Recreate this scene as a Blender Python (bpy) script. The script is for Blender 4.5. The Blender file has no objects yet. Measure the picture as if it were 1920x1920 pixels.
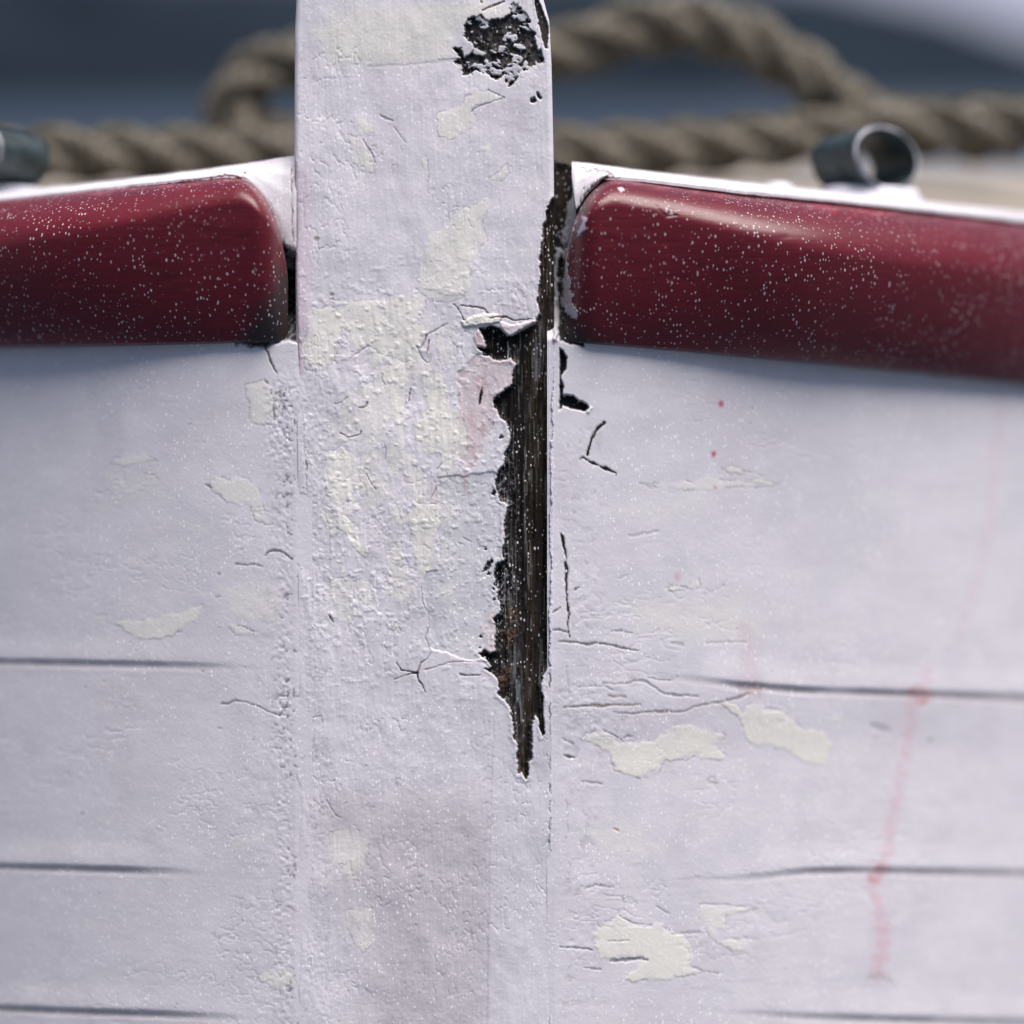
import bpy, math, random
import numpy as np
from mathutils import Vector

sc = bpy.context.scene
random.seed(7)
rng0 = np.random.RandomState(11)

# ------------------------------------------------------------------ camera
D = 0.55                    # metres from the lens to the face of the stem
S = 0.32 / 1920             # metres per photo pixel on the focal plane
PITCH = math.radians(12.6)  # the camera looks down on the bow
CP, SP = math.cos(PITCH), math.sin(PITCH)
APERTURE = 0.033

cd = bpy.data.cameras.new('camera')
cam = bpy.data.objects.new('camera', cd)
sc.collection.objects.link(cam)
sc.camera = cam
cd.sensor_width = 36.0
cd.lens = 36.0 * D / 0.32
cd.clip_start = 0.02
cd.clip_end = 20000
cam.location = (0, -D * CP, D * SP)
cam.rotation_euler = (math.radians(90) - PITCH, 0, 0)
cd.dof.use_dof = True
cd.dof.focus_distance = D
cd.dof.aperture_fstop = cd.lens / 1000.0 / APERTURE
cd.dof.aperture_blades = 0

# ------------------------------------------------------------------ world, sun, exposure
SUN_EL, SUN_ROT = 75, 118
w = bpy.data.worlds.new('World')
sc.world = w
w.use_nodes = True
nt = w.node_tree
nt.nodes.clear()
sky = nt.nodes.new('ShaderNodeTexSky')
sky.sky_type = 'NISHITA'
sky.sun_disc = False
sky.sun_elevation = math.radians(SUN_EL)
sky.sun_rotation = math.radians(SUN_ROT)
sky.air_density = 1.0
sky.dust_density = 4.0
sky.ozone_density = 3.0
bg = nt.nodes.new('ShaderNodeBackground')
bg.inputs['Strength'].default_value = 0.065
wo = nt.nodes.new('ShaderNodeOutputWorld')
# a bank of pale cloud low over the hills to the right of the bow
tcw = nt.nodes.new('ShaderNodeTexCoord')
dp = nt.nodes.new('ShaderNodeVectorMath'); dp.operation = 'DOT_PRODUCT'
cdir = Vector((math.sin(math.radians(19)), math.cos(math.radians(19)), .10)).normalized()
dp.inputs[1].default_value = cdir
nzw = nt.nodes.new('ShaderNodeTexNoise'); nzw.inputs['Scale'].default_value = 3.0; nzw.inputs['Detail'].default_value = 5
m1w = nt.nodes.new('ShaderNodeMapRange'); m1w.inputs[1].default_value = .955; m1w.inputs[2].default_value = .99
m2w = nt.nodes.new('ShaderNodeMapRange'); m2w.inputs[1].default_value = .60; m2w.inputs[2].default_value = .42
m2w.inputs[3].default_value = .35; m2w.inputs[4].default_value = 1.0
mmw = nt.nodes.new('ShaderNodeMath'); mmw.operation = 'MULTIPLY'
mxw = nt.nodes.new('ShaderNodeMix'); mxw.data_type = 'RGBA'
mxw.inputs[7].default_value = (7.5, 7.7, 9.8, 1)
nt.links.new(tcw.outputs['Generated'], dp.inputs[0]); nt.links.new(tcw.outputs['Generated'], nzw.inputs['Vector'])
nt.links.new(dp.outputs['Value'], m1w.inputs[0]); nt.links.new(nzw.outputs[0], m2w.inputs[0])
nt.links.new(m1w.outputs[0], mmw.inputs[0]); nt.links.new(m2w.outputs[0], mmw.inputs[1])
nt.links.new(mmw.outputs[0], mxw.inputs[0]); nt.links.new(sky.outputs[0], mxw.inputs[6])
nt.links.new(mxw.outputs[2], bg.inputs[0])
nt.links.new(bg.outputs[0], wo.inputs[0])

sl = bpy.data.lights.new('sun', 'SUN')
sl.energy = 4.6
sl.angle = math.radians(46)
sl.color = (1.0, 0.94, 0.905)
sun = bpy.data.objects.new('sun', sl)
sc.collection.objects.link(sun)
# Nishita: rotation measured clockwise from +Y
az = math.radians(SUN_ROT)
el = math.radians(SUN_EL)
sdir = Vector((math.sin(az) * math.cos(el), math.cos(az) * math.cos(el), math.sin(el)))
sun.rotation_euler = sdir.to_track_quat('Z', 'Y').to_euler()
sun.location = sdir * 5

sc.view_settings.view_transform = 'Standard'
sc.view_settings.look = 'None'
sc.view_settings.exposure = 0.37
sc.view_settings.gamma = 1.0
sc.view_settings.use_curve_mapping = False

# ------------------------------------------------------------------ helpers
def tag(o, label=None, cat=None, group=None, kind=None):
    if label: o['label'] = label
    if cat: o['category'] = cat
    if group: o['group'] = group
    if kind: o['kind'] = kind
    return o

def L2W(x, y, z):
    """boat frame (y away from the lens, z up the stem) to world"""
    return x, y * CP + z * SP, -y * SP + z * CP

def PX(u, v, d):
    k = S * (D + d) / D
    return (u - 960.0) * k, d, (960.0 - v) * k

def PW(u, v, d):
    x, y, z = PX(u, v, d)
    return np.stack(L2W(x, y, z), -1)

_tab = np.random.RandomState(5).rand(256, 256)
def vn(x, y, seed=0):
    x = x + seed * 17.31; y = y + seed * 9.77
    xi = np.floor(x).astype(np.int64); yi = np.floor(y).astype(np.int64)
    fx = x - xi; fy = y - yi
    fx = fx * fx * fx * (fx * (fx * 6 - 15) + 10); fy = fy * fy * fy * (fy * (fy * 6 - 15) + 10)
    a = _tab[yi & 255, xi & 255]; b = _tab[yi & 255, (xi + 1) & 255]
    c = _tab[(yi + 1) & 255, xi & 255]; d = _tab[(yi + 1) & 255, (xi + 1) & 255]
    return (a + (b - a) * fx) * (1 - fy) + (c + (d - c) * fx) * fy

def fbm(x, y, seed=0, octv=4, gain=0.5):
    s = 0; amp = 1; t = 0
    for i in range(octv):
        s = s + amp * vn(x * 2 ** i, y * 2 ** i, seed + i * 3.1)
        t += amp; amp *= gain
    return s / t      # 0..1

def sst(a, b, x):
    t = np.clip((x - a) / (b - a), 0, 1)
    return t * t * (3 - 2 * t)

def poly_sd(X, Y, P):
    """signed distance, positive inside"""
    P = np.array(P, float)
    n = len(P)
    d2 = np.full(X.shape, 1e12); ins = np.zeros(X.shape, bool)
    for i in range(n):
        ax, ay = P[i]; bx, by = P[(i + 1) % n]
        ex, ey = bx - ax, by - ay
        wx, wy = X - ax, Y - ay
        t = np.clip((wx * ex + wy * ey) / (ex * ex + ey * ey + 1e-9), 0, 1)
        d2 = np.minimum(d2, (wx - ex * t) ** 2 + (wy - ey * t) ** 2)
        if ay != by:
            c = ((ay > Y) != (by > Y)) & (X < ax + (Y - ay) / (by - ay) * ex)
            ins ^= c
    d = np.sqrt(d2)
    return np.where(ins, d, -d)

class Canvas:
    """a painted surface: colour, relief (mm, outward) and roughness on a grid of points"""
    def __init__(s, U, V):
        s.sh = U.shape
        s.U = U.ravel().copy(); s.V = V.ravel().copy()
        n = s.U.size
        s.col = np.zeros((n, 3)); s.h = np.zeros(n); s.r = np.full(n, 0.5)
    def box(s, x0, x1, y0, y1):
        return np.nonzero((s.U > x0) & (s.U < x1) & (s.V > y0) & (s.V < y1))[0]
    def mix(s, idx, m, col, rough=None):
        col = np.asarray(col, float)
        s.col[idx] = s.col[idx] * (1 - m[:, None]) + col * m[:, None]
        if rough is not None:
            s.r[idx] = s.r[idx] * (1 - m) + rough * m
    def sd(s, P, warp=4, wl=14, seed=1, pad=30, fine=0.0):
        xs = [p[0] for p in P]; ys = [p[1] for p in P]
        i = s.box(min(xs) - pad, max(xs) + pad, min(ys) - pad, max(ys) + pad)
        if i.size == 0: return i, None
        u, v = s.U[i], s.V[i]
        uu = u + warp * 2 * (fbm(u / wl, v / wl, seed, 3) - .5) + fine * 2 * (fbm(u / 4, v / 4, seed + 4, 2) - .5)
        vv = v + warp * 2 * (fbm(u / wl, v / wl, seed + 9, 3) - .5) + fine * 2 * (fbm(u / 4, v / 4, seed + 5, 2) - .5)
        return i, poly_sd(uu, vv, P)
    def patch(s, P, col, dh=0.0, soft=1.5, alpha=1.0, warp=4, wl=14, seed=1, rough=None, edge=0.0, pad=None, fine=0.0, worn=0):
        i, d = s.sd(P, warp, wl, seed, pad or (30 + soft), fine)
        if d is None: return None
        m = sst(-soft, soft, d) * alpha
        if worn:
            uq, vq = s.U[i], s.V[i]
            wq = sst(.38, .62, fbm(uq / 26, vq / 34, seed + 40, 3))
            m = sst(-soft, soft + worn * 16 * wq, d) * alpha * (1 - worn * .35 * sst(.45, .7, fbm(uq / 9, vq / 30, seed + 41, 3)))
        s.mix(i, m, col, rough)
        s.h[i] += dh * m
        if edge > 0:
            u, v = s.U[i], s.V[i]
            e = np.exp(-(d / 1.3) ** 2) * sst(.42, .62, fbm(u / 23, v / 23, seed + 2, 2)) * edge
            s.mix(i, e, (.22, .20, .22))  # thin shadow line along the patch rim, painted into the colour
            s.h[i] -= .25 * e
        return i, d, m
    def line(s, pts, w=2, col=(.03, .03, .035), depth=.4, alpha=1., warp=1.5, soft=.9, seed=3, rag=.5):
        pts = [tuple(p) if len(p) == 3 else (p[0], p[1], w) for p in pts]
        xs = [p[0] for p in pts]; ys = [p[1] for p in pts]; mw = max(p[2] for p in pts) + 8
        i = s.box(min(xs) - mw, max(xs) + mw, min(ys) - mw, max(ys) + mw)
        if i.size == 0: return
        u, v = s.U[i], s.V[i]
        uu = u + warp * 2 * (fbm(u / 7, v / 7, seed, 2) - .5); vv = v + warp * 2 * (fbm(u / 7, v / 7, seed + 7, 2) - .5)
        best = np.full(u.size, -99.)
        for a, b in zip(pts[:-1], pts[1:]):
            ex, ey = b[0] - a[0], b[1] - a[1]
            t = np.clip(((uu - a[0]) * ex + (vv - a[1]) * ey) / (ex * ex + ey * ey + 1e-9), 0, 1)
            dd = np.hypot(uu - a[0] - ex * t, vv - a[1] - ey * t)
            best = np.maximum(best, (a[2] + (b[2] - a[2]) * t) * .42 - dd)
        best = best + rag * (fbm(u / 5, v / 5, seed + 2, 2) - .5) * 2
        m = sst(-soft, soft * .6, best) * alpha
        s.mix(i, m, col, .8)
        s.h[i] -= depth * .5 * m

def new_obj(name, me, mat, parent=None):
    o = bpy.data.objects.new(name, me)
    if mat: me.materials.append(mat)
    sc.collection.objects.link(o)
    if parent: o.parent = parent
    return o

def grid_obj(name, W, mat, parent=None, col=None, rough=None, closed=False, flip=False):
    """W: rows x cols x 3 world points"""
    R, Cn = W.shape[:2]
    me = bpy.data.meshes.new(name)
    me.vertices.add(R * Cn)
    me.vertices.foreach_set('co', W.reshape(-1).astype(np.float32))
    r = np.arange(R - 1)[:, None]; c = np.arange(Cn - (0 if closed else 1))[None, :]
    c2 = (c + 1) % Cn
    a = r * Cn + c; b = r * Cn + c2; d = (r + 1) * Cn + c2; e = (r + 1) * Cn + c
    q = np.stack(np.broadcast_arrays(a, e, d, b) if not flip else np.broadcast_arrays(a, b, d, e), -1).reshape(-1, 4)
    nf = len(q)
    me.loops.add(nf * 4); me.polygons.add(nf)
    me.loops.foreach_set('vertex_index', q.reshape(-1).astype(np.int32))
    me.polygons.foreach_set('loop_start', np.arange(0, nf * 4, 4, dtype=np.int32))
    me.polygons.foreach_set('use_smooth', np.ones(nf, bool))
    me.update(calc_edges=True)
    if col is not None:
        at = me.attributes.new('paint', 'FLOAT_COLOR', 'POINT')
        c4 = np.ones((R * Cn, 4), np.float32); c4[:, :3] = np.clip(col, 0, 1)
        at.data.foreach_set('color', c4.reshape(-1))
    if rough is not None:
        at = me.attributes.new('rough', 'FLOAT', 'POINT')
        at.data.foreach_set('value', np.clip(rough, 0, 1).astype(np.float32).reshape(-1))
    return new_obj(name, me, mat, parent)

# ------------------------------------------------------------------ materials
def mat_base(name):
    m = bpy.data.materials.new(name); m.use_nodes = True
    n = m.node_tree.nodes; l = m.node_tree.links
    b = n['Principled BSDF']
    return m, n, l, b

def add_specks(n, l, colsock, amount=1.0, scale=980.0, lo=.13, hi=.245):
    """overlay grain added to the surface colour: tiny pale specks, elongated vertically"""
    tc = n.new('ShaderNodeTexCoord')
    mp = n.new('ShaderNodeMapping'); mp.inputs['Scale'].default_value = (1.0, 1.0, .62)
    mp.inputs['Rotation'].default_value = (0, math.radians(8), 0)
    l.new(tc.outputs['Object'], mp.inputs[0])
    vo = n.new('ShaderNodeTexVoronoi'); vo.inputs['Scale'].default_value = scale
    l.new(mp.outputs[0], vo.inputs['Vector'])
    sx = n.new('ShaderNodeSeparateColor'); l.new(vo.outputs['Color'], sx.inputs[0])
    pw = n.new('ShaderNodeMath'); pw.operation = 'POWER'; pw.inputs[1].default_value = 1.15; l.new(sx.outputs[0], pw.inputs[0])
    m1 = n.new('ShaderNodeMath'); m1.operation = 'MULTIPLY'; m1.inputs[1].default_value = hi * 1.45; l.new(pw.outputs[0], m1.inputs[0])
    m2 = n.new('ShaderNodeMath'); m2.operation = 'SUBTRACT'; l.new(m1.outputs[0], m2.inputs[0]); l.new(vo.outputs['Distance'], m2.inputs[1])
    r = n.new('ShaderNodeMapRange'); r.inputs[1].default_value = 0; r.inputs[2].default_value = .06
    l.new(m2.outputs[0], r.inputs[0])
    no = n.new('ShaderNodeTexNoise'); no.inputs['Scale'].default_value = 45; no.inputs['Detail'].default_value = 3
    l.new(tc.outputs['Object'], no.inputs['Vector'])
    r2 = n.new('ShaderNodeMapRange'); r2.inputs[1].default_value = .30; r2.inputs[2].default_value = .56
    l.new(no.outputs[0], r2.inputs[0])
    mu = n.new('ShaderNodeMath'); mu.operation = 'MULTIPLY'
    l.new(r.outputs[0], mu.inputs[0]); l.new(r2.outputs[0], mu.inputs[1])
    mu2 = n.new('ShaderNodeMath'); mu2.operation = 'MULTIPLY'; mu2.inputs[1].default_value = amount; mu2.use_clamp = True
    l.new(mu.outputs[0], mu2.inputs[0])
    mx = n.new('ShaderNodeMix'); mx.data_type = 'RGBA'
    l.new(mu2.outputs[0], mx.inputs[0]); l.new(colsock, mx.inputs[6])
    mx.inputs[7].default_value = (.93, .92, .95, 1)
    return mx.outputs[2], tc

def painted(name, speck=.8, spec=.4, coat=0.0, bump=.25, matt=False):
    m, n, l, b = mat_base(name)
    a = n.new('ShaderNodeAttribute'); a.attribute_name = 'paint'
    ra = n.new('ShaderNodeAttribute'); ra.attribute_name = 'rough'
    out, tc = add_specks(n, l, a.outputs['Color'], speck)
    l.new(out, b.inputs['Base Color']); l.new(ra.outputs['Fac'], b.inputs['Roughness'])
    b.inputs['Specular IOR Level'].default_value = spec
    if matt:      # bare rotten wood and holes have no paint film to shine
        bw = n.new('ShaderNodeRGBToBW'); l.new(a.outputs['Color'], bw.inputs[0])
        mr = n.new('ShaderNodeMapRange'); mr.inputs[1].default_value = .03; mr.inputs[2].default_value = .35
        mr.inputs[3].default_value = .04; mr.inputs[4].default_value = spec
        l.new(bw.outputs[0], mr.inputs[0]); l.new(mr.outputs[0], b.inputs['Specular IOR Level'])
    b.inputs['Coat Weight'].default_value = coat; b.inputs['Coat Roughness'].default_value = .34; b.inputs['Coat IOR'].default_value = 1.6
    no = n.new('ShaderNodeTexNoise'); no.inputs['Scale'].default_value = 900; no.inputs['Detail'].default_value = 4
    l.new(tc.outputs['Object'], no.inputs['Vector'])
    bp = n.new('ShaderNodeBump'); bp.inputs['Strength'].default_value = bump; bp.inputs['Distance'].default_value = .0003
    l.new(no.outputs[0], bp.inputs['Height']); l.new(bp.outputs[0], b.inputs['Normal'])
    return m

M_STEM = painted('weathered_white_paint', .8, matt=True)
M_RAIL = painted('glossy_crimson_paint', .5, .12, .42, .06)
br = M_RAIL.node_tree.nodes['Principled BSDF']        # chalked, dusty old gloss
br.inputs['Sheen Weight'].default_value = .14; br.inputs['Sheen Roughness'].default_value = .45; br.inputs['Sheen Tint'].default_value = (1, .72, .78, 1)

def simple(name, c1, c2, scale, rough=.7, spec=.3, bump=.3, dist=.001, metal=0, stretch=(1, 1, 1)):
    m, n, l, b = mat_base(name)
    tc = n.new('ShaderNodeTexCoord'); mp = n.new('ShaderNodeMapping'); mp.inputs['Scale'].default_value = stretch
    l.new(tc.outputs['Object'], mp.inputs[0])
    no = n.new('ShaderNodeTexNoise'); no.inputs['Scale'].default_value = scale; no.inputs['Detail'].default_value = 6
    l.new(mp.outputs[0], no.inputs['Vector'])
    cr = n.new('ShaderNodeValToRGB'); cr.color_ramp.elements[0].position = .35; cr.color_ramp.elements[1].position = .65
    cr.color_ramp.elements[0].color = (*c1, 1); cr.color_ramp.elements[1].color = (*c2, 1)
    l.new(no.outputs[0], cr.inputs[0]); l.new(cr.outputs[0], b.inputs['Base Color'])
    b.inputs['Roughness'].default_value = rough; b.inputs['Specular IOR Level'].default_value = spec
    b.inputs['Metallic'].default_value = metal
    bp = n.new('ShaderNodeBump'); bp.inputs['Strength'].default_value = bump; bp.inputs['Distance'].default_value = dist
    l.new(no.outputs[0], bp.inputs['Height']); l.new(bp.outputs[0], b.inputs['Normal'])
    return m

M_ROPE = simple('hemp_rope', (.024, .021, .017), (.27, .245, .20), 420, .95, .1, .8, .0015)
M_TEAL = simple('dark_teal_enamel', (.008, .016, .018), (.035, .055, .060), 160, .45, .5)
M_WHITE = simple('white_bracket_paint', (.50, .50, .58), (.70, .69, .76), 120, .55, .4)
M_RIM = simple('chipped_rim_paint', (.05, .07, .08), (.55, .55, .62), 90, .5, .4)
M_DECK = simple('pale_deck_timber', (.22, .195, .165), (.34, .305, .26), 30, .8, .2, .3, .001, 0, (1, 6, 1))
M_WATER = simple('sea_water', (.028, .044, .070), (.045, .064, .094), 1.5, .30, .4, 1.0, .25)
M_HILL = simple('hill_vegetation', (.008, .012, .018), (.021, .030, .042), .012, 1, .0, .0)
M_DARKWOOD = simple('shaded_inner_timber', (.03, .025, .02), (.06, .05, .04), 80, .9, .1)

# ------------------------------------------------------------------ surroundings: water and far hills
def plane_grid(name, x0, x1, y0, y1, z, mat, nx=8, ny=8):
    X, Y = np.meshgrid(np.linspace(x0, x1, nx), np.linspace(y0, y1, ny))
    W = np.stack([X, Y, np.full_like(X, z)], -1)
    o = grid_obj(name, W, mat, flip=True)
    return o
WATER_Z = -0.47
water = plane_grid('water', -6000, 6000, -300, 9000, WATER_Z, M_WATER, 12, 12)
tag(water, kind='structure')

def hill(name, dist, ridge, base_drop, seed, amp):
    az = np.linspace(-.75, .75, 240)
    rows = np.linspace(0, 1, 40)
    A, T = np.meshgrid(az, rows)
    f = D / S
    u = 960 + np.tan(A) * f
    rv = np.interp(u, [p[0] for p in ridge], [p[1] for p in ridge])
    ang = np.arctan((960 - rv) / f) - PITCH          # elevation of the ridge seen from the bow
    H = dist * 1.35 * np.tan(np.maximum(ang, .004))
    H = H * (1 + amp * (fbm(A * 40, A * 0 + .5, seed, 4) - .5))
    R = dist * (1 + .35 * T)
    Z = WATER_Z - .5 + (H + .5) * np.sin(T * math.pi / 2) ** 1.1 + 2.0 * T * (fbm(A * 90, T * 12, seed + 2, 4) - .5)
    W = np.stack([np.sin(A) * R, np.cos(A) * R, Z], -1)
    o = grid_obj(name, W, M_HILL, flip=True)
    tag(o, kind='structure')
    return o
hill('hills', 700, [(-4000, -150), (-300, -85), (500, -75), (1100, -75), (1500, -60), (1750, 0), (1920, 62), (2600, 190), (5000, 160)], 0, 3, .05)

# ------------------------------------------------------------------ the boat
boat = bpy.data.objects.new('wooden_boat', None)
sc.collection.objects.link(boat)
tag(boat, 'white painted wooden boat bow with rotten stem post and crimson rubbing rails', 'boat')

PAINT = np.array((.67, .642, .685))
CREAM = (.745, .72, .665)
ul, ur = 553.0, 1040.0
XL, XR = (ul - 960) * S, (ur - 960) * S

def hull_profile(t):
    """depth (m) as a function of the distance (m) from the stem edge"""
    t = np.maximum(t, 0) * 1000
    q = np.minimum(t, 210)
    y = .12 * q + .0018 * q * q + np.maximum(t - 210, 0) * .876
    return y / 1000

def hull_depth(u, v, side):
    d0 = .0005
    a = (u - 960) * S
    t0 = np.abs((u - (ul if side < 0 else ur)))
    if side > 0: d0 = d0 + .0011 * sst(1280, 1420, v)
    d0 = d0 + .0125 * (1 - sst(575, 640, v)) * (1 - sst(10, 60, t0)) + .0015 * (1 - sst(560, 620, v))
    d = np.full(np.broadcast(u, v).shape, .01)
    for _ in range(8):
        x = a * (1 + d / D)
        t = (x - XR) if side > 0 else (XL - x)
        d = d0 + hull_profile(t)
    return d

def base_paint(c, seed, low=.06, streak_u=40, streak_v=90):
    u, v = c.U, c.V
    n1 = fbm(u / 160, v / 160, seed, 4) - .5
    n2 = fbm(u / streak_u, v / streak_v, seed + 3, 4) - .5
    n3 = fbm(u / 7, v / 7, seed + 5, 3) - .5
    c.col[:] = PAINT * (1 + low * 2 * n1 + .10 * n2 + .05 * n3)[:, None]
    # greyer, pinker washes of old paint
    g = sst(.52, .72, fbm(u / 95, v / 130, seed + 8, 4))
    c.mix(slice(None), g * .4, (.585, .57, .615))
    p = sst(.55, .75, fbm(u / 80, v / 110, seed + 12, 4))
    c.mix(slice(None), p * .40, (.60, .555, .61))
    rd = np.abs(fbm(u / (streak_u * .5), v / (streak_v * .5), seed + 30, 3) - .5)
    c.h += -.5 * (1 - sst(0, .05, rd)) * sst(.52, .7, fbm(u / 120, v / 90, seed + 31, 2)) * .35
    c.h += .18 * n2 + .04 * n3 + .3 * (fbm(u / 60, v / 60, seed + 15, 3) - .5)
    if seed in (21, 33): c.h *= .55
    c.r[:] = .48 + .18 * (fbm(u / 50, v / 50, seed + 20, 3) - .5)

def lumps(c, x0, x1, y0, y1, wl, amp, dark, seed, fade=25):
    """caulk beads: knobbly relief with a darker colour in the pits"""
    i = c.box(x0 - fade, x1 + fade, y0 - fade, y1 + fade)
    if i.size == 0: return
    u, v = c.U[i], c.V[i]
    m = sst(x0 - fade, x0 + fade, u) * (1 - sst(x1 - fade, x1 + fade, u)) * sst(y0 - fade, y0 + fade, v) * (1 - sst(y1 - fade, y1 + fade, v))
    n = fbm(u / wl, v / wl, seed, 3)
    c.h[i] += amp * .6 * (n - .5) * 2 * m
    pit = sst(.62, .74, 1 - n) * m * sst(.5, .6, fbm(u / 30, v / 60, seed + 3, 2))
    c.mix(i, pit * dark, (.16, .14, .16))

def flecks(c, x0, x1, y0, y1, n, col, seed, lw=(6, 30), horiz=True, alpha=.5, width=2.):
    r = np.random.RandomState(seed)
    for k in range(n):
        x = r.uniform(x0, x1); y = r.uniform(y0, y1); L = r.uniform(*lw)
        if horiz: pts = [(x, y, .6), (x + L * .5, y + r.uniform(-3, 3), width * r.uniform(.5, 1.2)), (x + L, y + r.uniform(-5, 5), .6)]
        else: pts = [(x, y, .6), (x + r.uniform(-3, 3), y + L * .5, width * r.uniform(.5, 1.2)), (x + r.uniform(-5, 5), y + L, .6)]
        c.line(pts, 2, col, .15, alpha * r.uniform(.3, 1), 1.5, 1.3, seed + k)

def specks(c, n, x0, x1, y0, y1, seed, col=(.12, .10, .11), r0=1.2, r1=3.2, alpha=.8):
    r = np.random.RandomState(seed)
    for k in range(n):
        x = r.uniform(x0, x1); y = r.uniform(y0, y1); q = r.uniform(r0, r1)
        i = c.box(x - 12, x + 12, y - 12, y + 12)
        if i.size == 0: continue
        d = np.hypot((c.U[i] - x) * r.uniform(.7, 1.3), c.V[i] - y)
        m = (1 - sst(q * .4, q * 1.3, d)) * alpha
        c.mix(i, m, col); c.h[i] -= .2 * m

# ---------------- stem post
STEP = 1.5
us = np.arange(ul, ur + .01, STEP)
vs = np.concatenate([np.linspace(-420, -40, 12)[:-1], np.arange(-40, 1962, STEP), np.linspace(1975, 3500, 24)])
U, V = np.meshgrid(us, vs)
c = Canvas(U, V)
base_paint(c, 1, .03, 30, 80)
c.h *= .78
u, v = c.U, c.V
c.h += .10 * (fbm(u / 4.5, v / 40, 77, 3) - .5)            # brush marks down the post
drag = fbm(u / 16, v / 60, 80, 4); eno = sst(430, 600, v) * (1 - sst(1150, 1400, v)) * .8 + .2
c.h += eno * .26 * (np.abs(drag - .5) * -2 + .3) * sst(.4, .6, fbm(u / 80, v / 110, 81, 2))
blob = fbm(u / 11, v / 11, 82, 3); c.h += eno * .16 * sst(.55, .85, blob)
# broad washes
c.patch([(640, 20), (900, 0), (980, 20), (850, 60), (840, 105), (760, 122), (620, 112), (590, 60)], CREAM, .1, 22, .8, 6, 30, 2)
c.patch([(600, 1500), (940, 1480), (930, 2000), (660, 2000), (690, 1800), (620, 1700)], (.49, .445, .48), 0, 60, .65, 22, 60, 4, pad=100)
c.patch([(552, 300), (580, 330), (585, 520), (578, 600), (553, 620)], (.63, .50, .60), 0, 9, .55, 6, 30, 5)
c.patch([(552, 560), (575, 620), (570, 700), (552, 720)], (.56, .44, .52), 0, 8, .6, 6, 20, 5)
c.line([(690, 125, 3), (760, 122, 4), (800, 118, 4), (868, 112, 3)], 3, (.45, .43, .48), .25, .5, 2, 3)
# smooth primer patch laid bare beside the rot
c.patch([(822, 895), (935, 885), (940, 1100), (930, 1238), (870, 1236), (805, 1215), (806, 1160), (790, 1100), (800, 1072), (822, 1068)],
        (.60, .59, .625), -.30, 2, .95, 4, 16, 6, .4)
# pink undercoat
c.patch([(862, 700), (890, 668), (915, 664), (962, 670), (966, 700), (952, 740), (935, 760), (925, 800), (902, 830), (905, 850), (880, 885), (862, 850), (857, 780), (860, 740)],
        (.60, .50, .515), -.3, 2.5, .75, 7, 18, 7, edge=.5)
c.patch([(905, 1160), (932, 1140), (932, 1230), (900, 1232)], (.60, .53, .54), 0, 4, .7, 6, 12, 8)
for k, (x, y, rx, ry) in enumerate([(900, 720, 12, 20), (885, 790, 7, 26), (905, 810, 8, 16), (890, 850, 5, 18), (872, 905, 6, 30), (820, 930, 4, 25)]):
    c.patch([(x - rx, y - ry * .4), (x, y - ry), (x + rx, y - ry * .2), (x + rx * .4, y + ry), (x - rx * .6, y + ry * .6)], (.50, .36, .36), -.05, 4, .5, 5, 8, 30 + k)
# cream filler
cream = [
 [(818, 212), (850, 206), (880, 180), (915, 171), (947, 183), (900, 199), (884, 206), (891, 222), (885, 240), (850, 258), (826, 259), (817, 240)],
 [(652, 253), (668, 258), (700, 297), (704, 325), (680, 322), (662, 305)],
 [(655, 220), (680, 212), (700, 245), (675, 250)],
 [(793, 293), (800, 296), (804, 318), (800, 322), (794, 305)],
 [(888, 270), (925, 272), (920, 284), (892, 284)],
 [(940, 315), (955, 305), (958, 325), (945, 340), (915, 343)],
 [(800, 272), (818, 270), (826, 285), (812, 288)],
 [(862, 392), (915, 375), (917, 395), (905, 420), (912, 452), (895, 478), (880, 500), (884, 540), (862, 562), (830, 568), (790, 560), (782, 512), (796, 470), (800, 440), (838, 425), (840, 402)],
 [(620, 560), (700, 565), (780, 545), (800, 560), (790, 600), (800, 630), (782, 668), (760, 690), (710, 660), (690, 645), (672, 660), (650, 640), (640, 610)],
 [(570, 590), (620, 570), (645, 600), (630, 640), (628, 680), (600, 700), (570, 690), (561, 650), (572, 625)],
 [(715, 690), (740, 672), (775, 680), (770, 730), (755, 765), (748, 800), (738, 792), (728, 750), (718, 720)],
 [(815, 705), (832, 700), (838, 760), (850, 770), (870, 772), (876, 810), (874, 850), (850, 905), (832, 870), (820, 850), (795, 850), (780, 835), (778, 805), (797, 780), (800, 740)],
 [(610, 850), (640, 838), (660, 852), (688, 880), (700, 918), (660, 925), (648, 955), (615, 935), (606, 890)],
 [(600, 955), (650, 968), (672, 990), (690, 1030), (688, 1052), (665, 1030), (640, 995), (605, 985)],
 [(768, 948), (812, 945), (820, 990), (815, 1060), (810, 1075), (780, 1078), (776, 1040), (768, 1010)],
 [(625, 1085), (655, 1080), (662, 1110), (668, 1150), (662, 1172), (635, 1160), (608, 1120), (610, 1100)],
 [(665, 1092), (690, 1085), (704, 1130), (690, 1136), (672, 1125)],
 [(720, 1080), (755, 1085), (770, 1108), (768, 1130), (745, 1130), (725, 1110)],
 [(738, 1168), (750, 1165), (750, 1185), (738, 1182)],
 [(612, 1562), (650, 1548), (688, 1560), (693, 1598), (680, 1625), (660, 1650), (648, 1640), (625, 1615)],
 [(640, 1712), (698, 1700), (702, 1745), (705, 1765), (680, 1790), (662, 1765)],
 [(745, 1460), (756, 1462), (754, 1480), (748, 1484)],
]
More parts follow.
